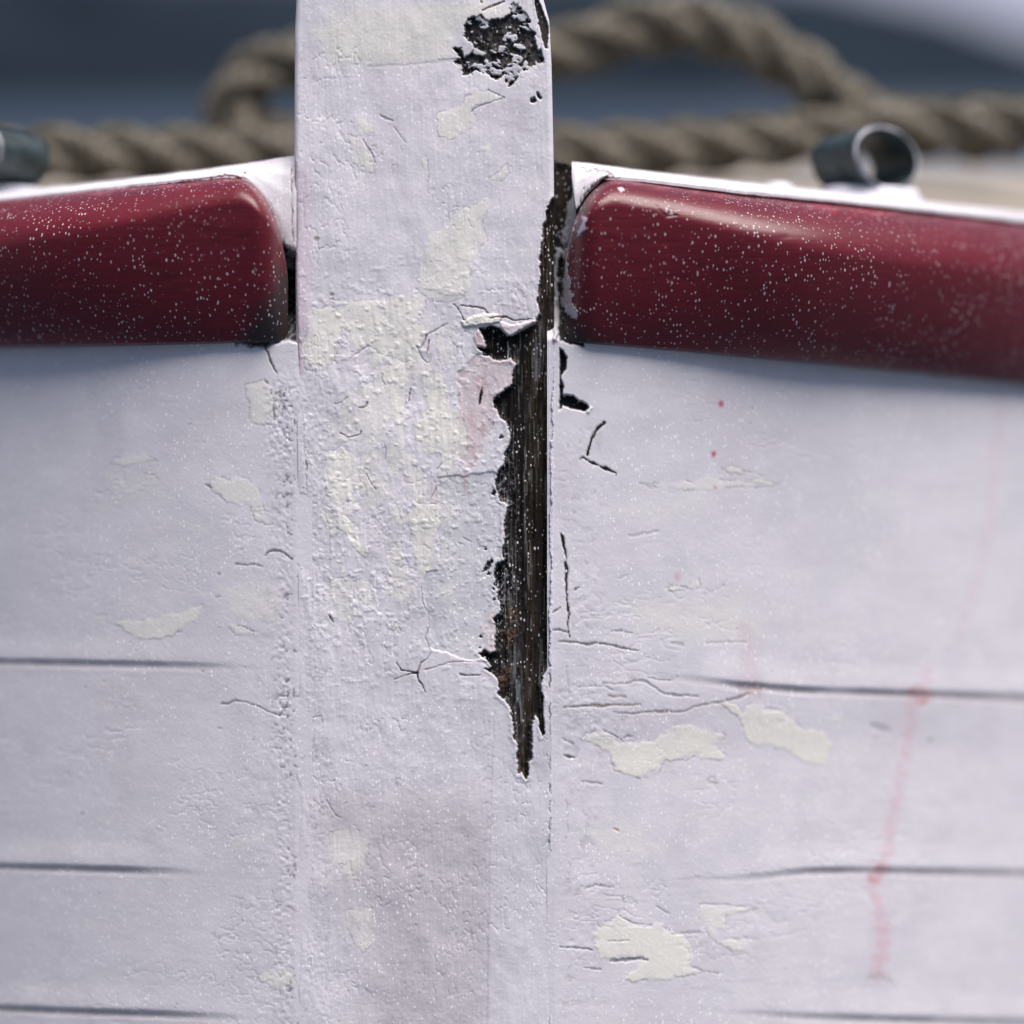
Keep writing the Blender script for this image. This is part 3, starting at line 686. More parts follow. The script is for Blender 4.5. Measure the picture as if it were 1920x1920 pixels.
def paint_right(c):
    base_paint(c, 33, .03, 80, 40)
    P = [([(1088, 1390), (1100, 1372), (1130, 1370), (1160, 1390), (1220, 1392), (1270, 1360), (1320, 1365), (1360, 1378), (1342, 1400), (1372, 1428), (1300, 1420), (1250, 1425), (1232, 1450), (1190, 1460), (1150, 1445), (1140, 1415), (1115, 1392)], 1, 2),
         ([(1340, 1315), (1380, 1320), (1392, 1335), (1400, 1318), (1440, 1325), (1490, 1348), (1505, 1368), (1545, 1368), (1560, 1400), (1550, 1412), (1550, 1436), (1510, 1432), (1480, 1410), (1430, 1400), (1400, 1390), (1390, 1352)], 1, 2),
         ([(1112, 1770), (1120, 1740), (1150, 1722), (1158, 1712), (1180, 1735), (1240, 1735), (1282, 1755), (1300, 1782), (1296, 1812), (1332, 1822), (1262, 1836), (1200, 1838), (1165, 1842), (1205, 1800), (1125, 1798)], 1, 2),
         ([(1308, 1700), (1400, 1697), (1420, 1704), (1360, 1720), (1360, 1738), (1342, 1742), (1345, 1765), (1400, 1758), (1412, 1790), (1395, 1780), (1372, 1785), (1340, 1770), (1316, 1735)], .75, 3),
         ([(1200, 908), (1300, 903), (1330, 895), (1380, 900), (1480, 905), (1440, 912), (1360, 915), (1345, 922), (1250, 915)], .6, 4), ([(1350, 880), (1385, 876), (1395, 888), (1370, 889)], .7, 2),
         ([(1180, 940), (1300, 925), (1330, 950), (1230, 985), (1170, 965)], .35, 14), ([(1248, 1095), (1285, 1100), (1305, 1082), (1313, 1098), (1280, 1108), (1255, 1112)], .75, 2),
         ([(1180, 1130), (1400, 1120), (1440, 1190), (1280, 1195), (1190, 1175)], .5, 22), ([(1548, 1352), (1565, 1340), (1585, 1348), (1575, 1358)], .8, 2),
         ([(1090, 1565), (1180, 1540), (1240, 1600), (1130, 1600)], .4, 16), ([(1600, 930), (1680, 940), (1670, 960), (1610, 945)], .3, 10), ([(1560, 1390), (1660, 1388), (1690, 1392), (1600, 1400)], .35, 6),
         ([(1168, 1678), (1180, 1676), (1178, 1690), (1170, 1692)], .8, 1.5), ([(1300, 1632), (1304, 1632), (1312, 1650), (1306, 1648)], .8, 1.2), ([(1325, 1460), (1340, 1455), (1348, 1468)], .6, 2)]
    for k, (p, a, sf) in enumerate(P):
        c.patch(p, CREAM, .12 if a > .5 else 0, sf, a, 6 if sf < 5 else 14, 20, 800 + k, .55, edge=.45 if sf < 5 else 0, fine=2.6, worn=.6)
    K = (.012, .012, .013)
    c.patch([(1049, 653), (1057, 658), (1063, 672), (1061, 692), (1052, 706), (1053, 714), (1057, 724), (1056, 741), (1075, 742), (1085, 751), (1100, 757), (1105, 765), (1098, 771), (1085, 768), (1070, 766), (1056, 761), (1049, 770)], K, -2, 1.3, 1, 1.5, 7, 820, .9)
    c.patch([(1098, 770), (1106, 762), (1112, 764), (1104, 776)], (.8, .8, .82), .4, 1.2, .9, 1, 5, 821)
    for k, (p, col, al) in enumerate([
        ([(1133, 793, 8), (1120, 804, 6), (1110, 822, 5), (1104, 838, 5), (1101, 852, 6)], K, 1), ([(1088, 862, 1.5), (1092, 858, 3), (1105, 865, 3), (1113, 869, 6), (1122, 873, 3), (1138, 879, 8), (1146, 883, 5), (1155, 886, 2), (1155, 892, 1.5)], K, 1),
        ([(1052, 1001, 3), (1056, 1010, 7), (1057, 1022, 6), (1061, 1038, 4), (1062, 1048, 3)], K, 1), ([(1060, 1056, 7), (1063, 1070, 7), (1061, 1085, 6), (1062, 1100, 4), (1063, 1130, 4), (1067, 1150, 5), (1064, 1170, 2.5), (1068, 1196, 2)], K, .97),
        ([(1034, 1150, 3), (1042, 1145, 3.5), (1050, 1139, 2.5)], (.12, .10, .09), .95), ([(1034, 1184, 2), (1045, 1180, 4), (1062, 1184, 4)], (.15, .14, .14), .8),
        ([(1048, 1202, 2), (1068, 1204, 4), (1085, 1205, 4), (1105, 1209, 6), (1120, 1205, 4), (1150, 1211, 4), (1180, 1218, 3), (1196, 1221, 2)], (.11, .11, .12), .8),
        ([(1146, 1184, 2), (1165, 1183, 4), (1188, 1188, 2)], (.25, .25, .27), .7), ([(1260, 1206, 6), (1280, 1209, 10)], (.35, .34, .38), .45), ([(1325, 1206, 4), (1400, 1204, 4)], (.42, .40, .44), .4),
        ([(1055, 1326, 2), (1080, 1325, 3), (1110, 1322, 5), (1125, 1325, 9), (1145, 1322, 4), (1200, 1322, 2)], (.17, .15, .13), .75), ([(1140, 1305, 3), (1172, 1307, 5)], (.2, .16, .15), .5),
        ([(1150, 1336, 2), (1190, 1338, 3), (1215, 1335, 3), (1248, 1334, 6), (1262, 1336, 3), (1285, 1334, 3), (1300, 1325, 3), (1340, 1318, 3), (1380, 1310, 6), (1405, 1300, 5)], (.17, .13, .13), .65),
        ([(1175, 1282, 3), (1190, 1275, 4), (1212, 1278, 5), (1222, 1286, 4), (1245, 1300, 4), (1270, 1304, 5), (1312, 1305, 2)], (.24, .24, .27), .7), ([(1215, 1272, 2), (1240, 1275, 4), (1262, 1276, 2)], (.25, .25, .28), .5),
        ([(1085, 1288), (1130, 1286), (1150, 1294)], (.3, .3, .34), .55), ([(1130, 1281, 2), (1150, 1283, 5), (1175, 1281, 2)], (.3, .28, .29), .5), ([(1057, 1416, 2), (1065, 1418, 6), (1075, 1420, 3)], (.07, .07, .08), .9), ([(1055, 1385, 3), (1075, 1395, 4)], (.25, .25, .28), .6),
        ([(1090, 1465, 2), (1110, 1467, 5), (1130, 1470, 2)], (.25, .25, .28), .6), ([(1096, 1667, 2), (1115, 1660, 5), (1150, 1664, 3)], (.33, .32, .36), .6), ([(1050, 1777, 2), (1075, 1777, 4), (1110, 1781, 4)], (.22, .22, .26), .7),
        ([(1145, 1802, 3), (1170, 1800, 8), (1200, 1797, 6), (1214, 1800, 6)], (.2, .2, .24), .8), ([(1095, 1815, 2), (1125, 1818, 5)], (.28, .28, .32), .6), ([(1140, 1765), (1180, 1764)], (.3, .3, .33), .6),
        ([(1062, 1250, 1.6), (1068, 1318, 1.8)], (.42, .41, .46), .6), ([(1062, 1500), (1064, 1560), (1058, 1580)], (.40, .39, .44), .4), ([(1230, 1700, 3), (1255, 1714, 4)], (.33, .32, .36), .5), ([(1262, 1752, 4), (1310, 1748, 8)], (.40, .40, .43), .5),
        ([(1160, 1714, 1.6), (1170, 1722, 1.8), (1190, 1732, 1.8), (1222, 1735, 1.4)], (.2, .2, .22), .7), ([(1130, 1368, 1.6), (1150, 1378, 1.8), (1166, 1388, 2)], (.2, .2, .22), .8), ([(1170, 1385, 3), (1176, 1379, 3), (1185, 1382, 2)], (.3, .3, .34), .7),
        ([(1310, 1695, 1.5), (1360, 1696, 1.6), (1402, 1703, 1.5)], (.3, .3, .3), .6), ([(1298, 1815, 1.5), (1320, 1822, 2), (1360, 1826, 1.2)], (.25, .25, .26), .7), ([(1077, 1106, 4), (1086, 1101, 2)], (.12, .12, .14), .9),
        ([(1180, 1006, 6), (1205, 1002, 8), (1235, 996, 4)], (.45, .43, .47), .4), ([(1160, 1085, 3), (1175, 1080, 5)], (.40, .39, .43), .45), ([(1635, 1360, 12), (1655, 1366, 18), (1668, 1370, 8)], (.36, .36, .41), .5),
        ([(1149, 1552, 1.5), (1157, 1556, 4), (1162, 1559, 1.5)], (.50, .24, .13), .8), ([(1740, 1388, 2), (1746, 1388, 4)], (.06, .06, .06), .8), ([(1550, 1540), (1558, 1541), (1560, 1546)], (.3, .3, .3), .5),
        ([(1395, 905, 1.3), (1440, 908, 1.3)], (.4, .4, .4), .5), ([(1390, 882, 1.4), (1405, 886, 1.4), (1430, 892, 1.2)], (.35, .35, .36), .6), ([(1310, 1085, 1.6), (1313, 1098, 2)], (.3, .3, .3), .7), ([(1250, 1092, 1.4), (1262, 1102, 1.6), (1290, 1102, 1.4)], (.3, .3, .3), .6)]):
        c.line(p, 2, col, .55, al, 1.6, 1.2, 830 + k, .8)
    flecks(c, 1045, 1260, 1180, 1400, 22, (.32, .31, .35), 900, (10, 45), True, .4, 3)
    flecks(c, 1045, 1400, 1600, 1860, 26, (.38, .37, .41), 901, (20, 90), True, .35, 5)
    flecks(c, 1045, 1250, 940, 1140, 14, (.40, .38, .42), 902, (10, 40), True, .3, 4)
    flecks(c, 1300, 1900, 1700, 1900, 14, (.46, .45, .50), 903, (60, 180), True, .25, 9)
    lumps(c, 1050, 1130, 780, 1900, 12, .10, .2, 904, 25)
    lumps(c, 1045, 1200, 1260, 1400, 12, .15, .25, 905, 25)
    specks(c, 40, 1050, 1900, 760, 1880, 906, (.15, .14, .15), .7, 1.8, .7)
    specks(c, 14, 1400, 1800, 1200, 1500, 907, (.15, .14, .15), .9, 2, .7)
    # red drips
    RED = (.50, .06, .09)
    for (x, y, q, al) in [(1352, 757, 7, .8), (1338, 851, 6.5, .85), (1341, 914, 5, .35), (1270, 1082, 9, .25)]:
        i = c.box(x - 20, x + 20, y - 20, y + 20)
        if i.size:
            dd = np.hypot(c.U[i] - x, (c.V[i] - y) * .8)
            c.mix(i, (1 - sst(q * .35, q * 1.1, dd)) * al, RED)
    c.line([(1742, 1268, 12), (1712, 1305, 26), (1708, 1350, 18), (1695, 1420, 16), (1678, 1500, 16), (1668, 1570, 20), (1655, 1625, 26)], 18, (.64, .36, .43), 0, .38, 14, 10, 920, 9)
    c.line([(1712, 1298, 24), (1735, 1306, 30)], 18, (.50, .18, .18), 0, .6, 6, 7, 921, 3)
    c.line([(1650, 1632, 26), (1640, 1645, 22)], 18, (.50, .16, .18), 0, .6, 6, 7, 922, 3)
    c.line([(1636, 1650, 14), (1645, 1690, 20), (1655, 1740, 24), (1652, 1790, 22), (1645, 1825, 26)], 18, (.62, .34, .40), 0, .45, 14, 10, 923, 9)
    c.line([(1625, 1832, 6), (1650, 1830, 12), (1672, 1838, 5)], 9, (.35, .33, .36), 0, .6, 5, 7, 924, 2)
    c.line([(1880, 700, 20), (1870, 800, 16), (1855, 1000, 12), (1800, 1200, 10)], 12, (.63, .45, .52), 0, .25, 6, 14, 925, 3)
    c.line([(1395, 1180, 20), (1410, 1290, 40)], 20, (.60, .46, .50), 0, .4, 8, 14, 926, 3)
    c.line([(1390, 1288, 16), (1425, 1292, 20)], 18, (.36, .22, .20), 0, .5, 6, 7, 927, 3)
    # hollow rotten pocket between stem and rail
    c.patch([(1025, 290), (1044, 303), (1070, 306), (1082, 325), (1085, 338), (1074, 380), (1066, 420), (1052, 470), (1064, 520), (1080, 600), (1095, 648), (1050, 640), (1046, 560), (1020, 560)], (.018, .016, .014), -1.5, 1.6, .98, 4, 12, 930, .9)
    c.patch([(1046, 330), (1062, 320), (1066, 380), (1050, 430)], (.07, .05, .035), .3, 4, .6, 8, 10, 931)
    c.line([(1038, 304, 2), (1055, 304, 3), (1074, 310, 2.5)], 2, (.35, .27, .2), -.3, .8, 2)
    for k, (p, col) in enumerate([
        ([(1076, 360), (1092, 350), (1098, 366), (1086, 392), (1078, 420), (1066, 455), (1054, 462), (1050, 452), (1058, 425), (1062, 390)], (.60, .58, .63)),
        ([(1041, 462), (1054, 464), (1052, 478), (1045, 490), (1047, 540), (1047, 600), (1044, 640), (1038, 640), (1038, 520)], (.60, .59, .62)),
        ([(1060, 470), (1067, 466), (1065, 500), (1068, 530), (1074, 560), (1082, 585), (1080, 600), (1068, 590), (1056, 575), (1052, 560), (1056, 520)], (.44, .40, .43))]):
        c.patch(p, col, 1.3, 1.3, .96, 4, 9, 940 + k)

def strake(name, side, k, uarr, vtop, vbot, dv, painter, label=None):
    """one plank; vtop/vbot are functions of u"""
    n = int(max(8, round((np.mean(vbot(uarr)) - np.mean(vtop(uarr))) / dv)))
    T = np.linspace(0, 1, n + 1)
    if k == 3:                       # lowest plank runs on down to the waterline
        T = np.concatenate([np.linspace(0, .12, int(150 / dv)), np.linspace(.13, 1, 40)])
    Ug, Tg = np.meshgrid(uarr, T)
    Vg = vtop(Ug) * (1 - Tg) + vbot(Ug) * Tg
    c = Canvas(Ug, Vg)
    painter(c)
    h = c.h.reshape(Ug.shape) / 1000
    if side < 0: h = h * (1 - .85 * sst(536, 556, Ug) * sst(690, 800, Vg))
    dep = hull_depth(Ug, Vg, side)
    if side < 0: dep = dep - .0005 * sst(660, 760, Vg)
    # rolled edges of the plank where the seam is open
    for s_, kk in ((vtop, k - 1), (vbot, k)):
        if 0 <= kk <= 2:
            dist = np.abs(Vg - s_(Ug))
            a = seam_amp(side, kk, Ug) * (.6 + .8 * fbm(Ug / 60, Ug * 0 + kk, 970 + kk, 3))
            wob = 1 + .5 * (fbm(Ug / 25, Vg / 25, 960 + kk, 2) - .5)
            g = (1 - sst(0, 12 * wob, dist)) ** 1.3
            h -= a * g * .0004
            ci = a.ravel() * (1 - sst(.5, 8, dist)).ravel()
            c.mix(slice(None), np.clip(ci, 0, 1) * .70, (.24, .205, .21), .8)
            c.mix(slice(None), np.clip(a.ravel() * (1 - sst(4, 20, dist)).ravel(), 0, 1) * .22, (.36, .34, .38))
            # a slightly proud upper plank (lap)
            if kk == k: h += a * .0004 * (1 - sst(10, 60, dist)) * sst(2, 12, dist)
    # inside the joint with the stem
    W = PW(Ug, Vg, dep - h)
    o = grid_obj(name, W, M_STEM, boat, c.col, c.r.reshape(-1))
    if label: o['label'] = label
    return o

UL = np.concatenate([np.linspace(-900, -60, 22)[:-1], np.arange(-60, 300, 3.0), np.arange(300, 586, 1.7)])
URr = np.concatenate([np.arange(1026, 1420, 1.7), np.arange(1420, 1980, 3.0), np.linspace(1990, 2900, 22)])
def f_sheer_l(u): return np.interp(u, [-900, 0, 300, 440, 553, 600], [430, 385, 350, 335, 296, 292])
def f_sheer_r(u): return np.interp(u, [1020, 1040, 1080, 1130, 1200, 1400, 1920, 2900], [300, 301, 309, 325, 340, 368, 420, 530])
for side, uarr, painter, sheer in ((-1, UL, paint_left, f_sheer_l), (1, URr, paint_right, f_sheer_r)):
    tops = [sheer] + [(lambda u, k=k, s_=side: seam_v(s_, k, u)) for k in range(3)]
    bots = [(lambda u, k=k, s_=side: seam_v(s_, k, u)) for k in range(3)] + [lambda u: 3200 + 0 * u]
    names = ['sheer_plank', 'hull_plank', 'hull_plank', 'hull_plank']
    for k in range(4):
        strake(names[k], side, k, uarr, tops[k], bots[k], 2.0, painter)

# ---------------- crimson rubbing rails
def rail(side):
    if side < 0:
        e = np.concatenate([np.linspace(0, 1, 90) ** 1.6 * 110, np.linspace(112, 620, 190), np.linspace(640, 1450, 20)])
        uend = 540.0; uu = uend - e
        vt = np.interp(uu, [-900, 0, 150, 300, 430, 540], [450, 374, 358, 343, 331, 326])
        vb = np.interp(uu, [-900, 0, 300, 500, 540], [692, 656, 652, 648, 646])
    else:
        e = np.concatenate([np.linspace(0, 1, 90) ** 1.6 * 110, np.linspace(112, 900, 260), np.linspace(920, 1850, 20)])
        uend = 1058.0; uu = uend + e
        vt = np.interp(uu, [1040, 1130, 1200, 1400, 1600, 1920, 2900], [322, 331, 339, 366, 386, 421, 528])
        vb = np.interp(uu, [1040, 1100, 1300, 1600, 1920, 2900], [645, 650, 666, 692, 724, 838])
    # end of the rail: top corner sawn to a curve, face tapering back
    q = np.clip(1 - e / 105.0, 0, 1)
    corner = (1 - np.sqrt(np.maximum(1 - q ** 2.0, 0)))
    drop = 215 * corner
    vtt = vt + drop
    prot = (.0180 + .011 * sst(80, 500, e)) * (1 - .92 * np.clip(1 - e / 70.0, 0, 1) ** 2.4)
    T = np.linspace(0, 1, 230)
    th = T * math.pi
    # superellipse section, flat faced, top more rounded than the bottom
    cs, sn = np.cos(th), np.sin(th)
    p_ = .92
    cx = np.sign(cs) * np.abs(cs) ** p_
    E, CX = np.meshgrid(e, cx, indexing='ij'); 
    # rounded shoulder that widens aft, then a face tucking back under towards the planking
    F = (1 - CX) / 2
    wd = .15 + .17 * sst(0, 620, E)
    SX = np.where(F < wd, np.sqrt(np.maximum(1 - (1 - F / wd) ** 2, 0)), np.sqrt(np.maximum(1 - .93 * np.clip((F - wd) / (1 - wd), 0, 1) ** 1.35, 0)))
    SX = np.where(F > .97, SX * (1 - (F - .97) / .03), SX)
    Ug = np.repeat(uu[:, None], len(T), 1)
    mid = (vtt + vb) / 2; half = (vb - vtt) / 2
    Vg = mid[:, None] - half[:, None] * CX
    hd = hull_depth(uu, np.full_like(uu, 640.), side) + .0015
    c = Canvas(Ug, Vg)
    u, v = c.U, c.V
    n = fbm(u / 60, v / 30, 1000 + side, 4) - .5
    c.col[:] = np.array((.112, .005, .013)) * (1 + .35 * n + .15 * (fbm(u / 6, v / 6, 1003, 3) - .5))[:, None]
    c.r[:] = .34 + .16 * (fbm(u / 30, v / 18, 1005, 3) - .5)
    c.h += .10 * (fbm(u / 90, v / 30, 1006, 3) - .5) + .05 * (fbm(u / 8, v / 5, 1007, 3) - .5)
    # faded chalky top
    tt = np.repeat(T[None, :], len(e), 0).ravel()
    ee = E.ravel()
    if side > 0:
        c.line([(1232, 385, 1.5), (1240, 398, 3), (1245, 403, 2)], 2, (.04, .01, .012), .4, .9)
        c.patch([(1250, 400), (1258, 396), (1262, 402), (1272, 404), (1258, 407), (1248, 410)], (.10, .02, .02), -.4, 1.2, .9, 1.5, 5, 1010)
        c.patch([(1255, 399), (1259, 394), (1262, 403), (1257, 403)], (.75, .72, .74), .3, 1.2, .9, 1, 5, 1011)
        c.patch([(1158, 352), (1165, 350), (1172, 356), (1164, 361)], (.8, .62, .66), .1, 1.5, .8, 2, 5, 1012)
        c.patch([(1520, 372), (1550, 378), (1575, 396), (1560, 402), (1545, 392)], (.20, .008, .02), 0, 4, .9, 5, 12, 1013)
        c.patch([(1570, 384), (1640, 394), (1690, 398), (1660, 406), (1600, 402)], (.17, .008, .018), 0, 4, .95, 5, 12, 1014)
        c.patch([(1078, 420), (1090, 402), (1100, 408), (1096, 432), (1084, 446), (1079, 436)], (.55, .48, .60), .35, 1.3, .95, 4, 8, 1015)
        c.patch([(1056, 380), (1100, 360), (1130, 335), (1140, 338), (1128, 352), (1110, 372), (1098, 400), (1080, 440), (1068, 480)], (.025, .015, .015), -.2, 2.5, .85, 7, 10, 1016, .8, fine=3)
        c.patch([(1052, 560), (1075, 585), (1090, 620), (1125, 646), (1125, 670), (1040, 670)], (.015, .016, .016), 0, 22, .9, 12, 24, 1017, .8)  # shade in the lower end corner, put into the rail colour
        for kk, (p, col) in enumerate([([(1076, 345), (1092, 345), (1098, 366), (1088, 392), (1078, 420), (1066, 455), (1054, 462), (1050, 452), (1058, 425), (1062, 390)], (.60, .58, .63)), ([(1058, 470), (1067, 466), (1065, 500), (1068, 530), (1074, 560), (1082, 585), (1080, 600), (1068, 590), (1050, 575), (1050, 560), (1050, 520)], (.44, .40, .43))]): c.patch(p, col, .5, 1.3, .96, 5, 8, 1030 + kk, fine=2)
        blob = [(1110, 372, 18), (1122, 420, 12)]
    else:
        c.patch([(400, 320), (440, 326), (470, 334), (480, 342), (462, 340), (430, 334), (380, 336)], (.12, .01, .012), -.1, 2, .85, 5, 9, 1020, fine=3)
        c.patch([(540, 440), (520, 400), (500, 365), (478, 345), (486, 348), (510, 378), (526, 410), (545, 450)], (.03, .02, .02), -.1, 2, .8, 6, 9, 1021, fine=3)
        c.patch([(560, 500), (520, 510), (500, 560), (460, 620), (440, 670), (560, 670)], (.015, .016, .016), 0, 22, .9, 12, 24, 1022, .85)  # lower end corner darkened in the colour to stand for shade
        c.line([(160, 360, 3), (250, 353, 3), (330, 345, 2)], 3, (.16, .02, .05), .1, .7, 2, 2)
    # brush drag along the timber and shallow dents
    c.h += .07 * (fbm(u / 120, v / 3.5, 1040, 3) - .5) + .35 * (fbm(u / 150, v / 70, 1041, 2) - .5)
    for k in range(9):
        x = uend + side * np.random.RandomState(60 + k).uniform(60, 700); y = np.random.RandomState(80 + k).uniform(390, 600)
        i = c.box(x - 30, x + 30, y - 30, y + 30)
        if i.size: c.h[i] -= .12 * np.exp(-(((u[i] - x) / 13) ** 2 + ((v[i] - y) / 8) ** 2))
    # worn through along the upper arris
    wn = sst(.60, .68, fbm(u / 26, v / 9, 1045, 3)) * np.exp(-((v - np.repeat(vtt[:, None], len(T), 1).ravel() - 6) / 7) ** 2)
    c.mix(slice(None), wn * .7, (.22, .03, .05)); c.h -= .15 * wn
    # scuffs
    r = np.random.RandomState(50 + side)
    for k in range(26):
        x = uend + side * r.uniform(40, 600); y = r.uniform(380, 600)
        c.line([(x, y, .8), (x + r.uniform(-10, 10), y + r.uniform(-4, 4), 2.2)], 2, (.34, .05, .08), 0, .4, 2, 1.5, 1100 + k)
    h = c.h.reshape(Ug.shape) / 1000
    dep = hd[:, None] - prot[:, None] * SX - h + .002
    W = PW(Ug, Vg, dep)
    # close the end of the timber
    o = grid_obj('rubbing_rail', W, M_RAIL, boat, c.col, c.r, flip=(side > 0))
    return o
rail(-1); rail(1)

# ---------------- white gunwale caps
def cap(side):
    if side < 0:
        uu = np.concatenate([np.arange(556, 300, -2.0), np.arange(300, -60, -4), np.linspace(-70, -900, 15)])
        top = np.interp(uu, [-900, 0, 150, 300, 430, 500, 556], [425, 361, 345, 328, 311, 300, 291])
        bot = np.interp(uu, [-900, 0, 150, 300, 430, 462, 485, 510, 530, 556], [455, 379, 362, 346, 334, 344, 372, 420, 462, 470])
    else:
        uu = np.concatenate([np.arange(1072, 1420, 2.0), np.arange(1420, 1980, 4), np.linspace(1990, 2900, 15)])
        top = np.interp(uu, [1072, 1085, 1140, 1200, 1400, 1500, 1920, 2900], [304, 304, 311, 319, 342, 352, 399, 505])
        bot = np.interp(uu, [1072, 1080, 1095, 1130, 1200, 1400, 1600, 1920, 2900], [330, 395, 372, 337, 341, 365, 383, 417, 525])
    hd = hull_depth(uu, np.full_like(uu, 640.), side) + .0015
    e = np.abs(uu - uu[0])
    fr = -.0030 - .0020 * sst(20, 260, e)             # nosing stands out almost as far as the rail
    # section: (fraction from bottom to top, depth offset from hull)
    sec = [(-.5, .006, 0), (-.12, .002, .5), (0, 0, 1), (.3, 0, 1), (.6, .0008, .95), (.82, .0022, .8), (.94, .0045, .6), (1, .008, .3), (1.0, .014, 0), (.98, .020, 0), (.85, .026, 0), (.4, .028, 0), (-1.4, .029, 0)]
    secr = []
    for a, b in zip(sec[:-1], sec[1:]):
        for q in range(5):
            f = q / 5; secr.append(tuple(a[j] + (b[j] - a[j]) * f for j in range(3)))
    secr.append(sec[-1])
    secr = np.array(secr)
    fr0 = secr[None, :, 0]
    Vg = bot[:, None] + np.where(fr0 < 0, np.maximum((top - bot)[:, None], -28.0) * fr0, (top - bot)[:, None] * fr0)
    Dg = hd[:, None] + secr[None, :, 1] + fr[:, None] * secr[None, :, 2]
    # nearer points of the section must keep their height in space, not in the picture
    Ug = np.repeat(uu[:, None], len(secr), 1)
    c = Canvas(Ug, Vg)
    base_paint(c, 44 + side, .02, 60, 30)
    c.col *= .90
    if side > 0:
        c.line([(1098, 322, 2), (1115, 318, 3), (1128, 320, 3), (1142, 322, 2), (1150, 332, 4)], 3, (.12, .07, .06), .2, .75, 4, 1.3)
        c.line([(1120, 340, 6), (1138, 334, 6), (1160, 336, 3)], 3, (.20, .03, .04), .2, .75, 4, 1.3, 71, 2)
        c.line([(1138, 334, 4), (1118, 346, 11), (1102, 364, 11), (1092, 382, 9), (1080, 398, 6)], 8, (.035, .022, .02), .6, .9, 5, 1.3, 75, 5)
        c.line([(1096, 352, 2), (1090, 368, 3), (1088, 380, 2)], 2, (.06, .045, .04), .4, .8, 3, 1.2, 76, 1.5)
    else:
        c.line([(300, 348, 3), (390, 334, 4), (430, 330, 5), (462, 334, 4)], 3, (.25, .03, .05), .2, .8, 3, 1.3, 72, 2)
        specks(c, 1, 458, 460, 322, 324, 3, (.1, .06, .05), 2, 3, .9)
        c.line([(448, 336, 4), (468, 347, 9), (484, 370, 9), (498, 392, 9), (512, 422, 10), (528, 455, 12), (540, 470, 10)], 8, (.035, .022, .022), .6, .9, 6, 1.3, 77, 5.5)
        c.patch([(492, 370), (512, 385), (535, 430), (545, 462), (520, 440), (500, 400)], (.42, .39, .42), -.15, 6, .7, 8, 10, 78)
        c.line([(548, 310, 1.5), (547, 350, 3), (548, 400, 2), (550, 460, 3)], 2, (.20, .13, .10), .5, .85, 2.5, 1, 79, 1.5)
    h = c.h.reshape(Ug.shape) / 1000 * .8
    Vg = Vg + .9 * (fbm(Ug / 22, Ug * 0, 73, 3) - .5) * 2
    W = PW(Ug, Vg, Dg - h)
    return grid_obj('gunwale_cap', W, M_STEM, boat, c.col, c.r, flip=(side < 0))
cap(-1); cap(1)

# ---------------- foredeck behind the gunwales
def deck():
    xs = np.linspace(-.42, .42, 85)
    t = np.where(xs > XR, xs - XR, np.where(xs < XL, XL - xs, 0))
    d0 = .006 + hull_profile(t) + .022 * np.exp(-t / .012)
    T = np.linspace(0, 1, 30)
    X = np.repeat(xs[None], 30, 0)
    Yd = d0[None] * (1 - T[:, None]) + np.maximum(.36, d0[None] + .01) * T[:, None]
    Z = .118 + math.tan(PITCH) * (Yd - .09)
    Z = Z - .37 * np.repeat(t[None], 30, 0) ** 2 * (1 - .9 * T[:, None])
    W = np.stack(L2W(X, Yd, Z), -1)
    # thickness: fold down at the aft edge
    X2 = X[-1:]; Y2 = Yd[-1:]; Z2 = Z[-1:] - .018
    W = np.concatenate([np.stack(L2W(X[:1], Yd[:1], Z[:1] - .018), -1), W, np.stack(L2W(X2, Y2, Z2), -1), np.stack(L2W(X[:1], Yd[:1], Z[:1] - .018), -1)], 0)
    return grid_obj('foredeck', W, M_DECK, boat, flip=True)
deck()

# ---------------- ring fairleads bolted to the gunwale
def lathe_ring(cx, cz, y, rx, rz, thick, axis, length, seg=56, nl=14, inner=False):
    """band of a ring; axis = unit direction (local) the band runs back along"""
    ax = np.array(axis, float); ax /= np.linalg.norm(ax)
    side = np.array((ax[1], -ax[0], 0)); up = np.array((0, 0, 1.))
    th = np.linspace(0, 2 * math.pi, seg, endpoint=False)
    prof = [(0, 0), (.0, .5), (0, 1)]
    L = []
    for s_, ro in [(0, -thick), (0, 0)] + [(length * q / nl, 0) for q in range(1, nl + 1)] + [(length, -thick)] + [(length * q / nl, -thick) for q in range(nl - 1, -1, -1)]:
        ring = np.array((cx, y, cz)) + ax * s_ + np.cos(th)[:, None] * (rx + ro) * side + np.sin(th)[:, None] * (rz + ro) * up
        L.append(ring)
    A = np.array(L)
    return np.stack(L2W(A[..., 0], A[..., 1], A[..., 2]), -1)

def cone_plate(W0, W1): pass

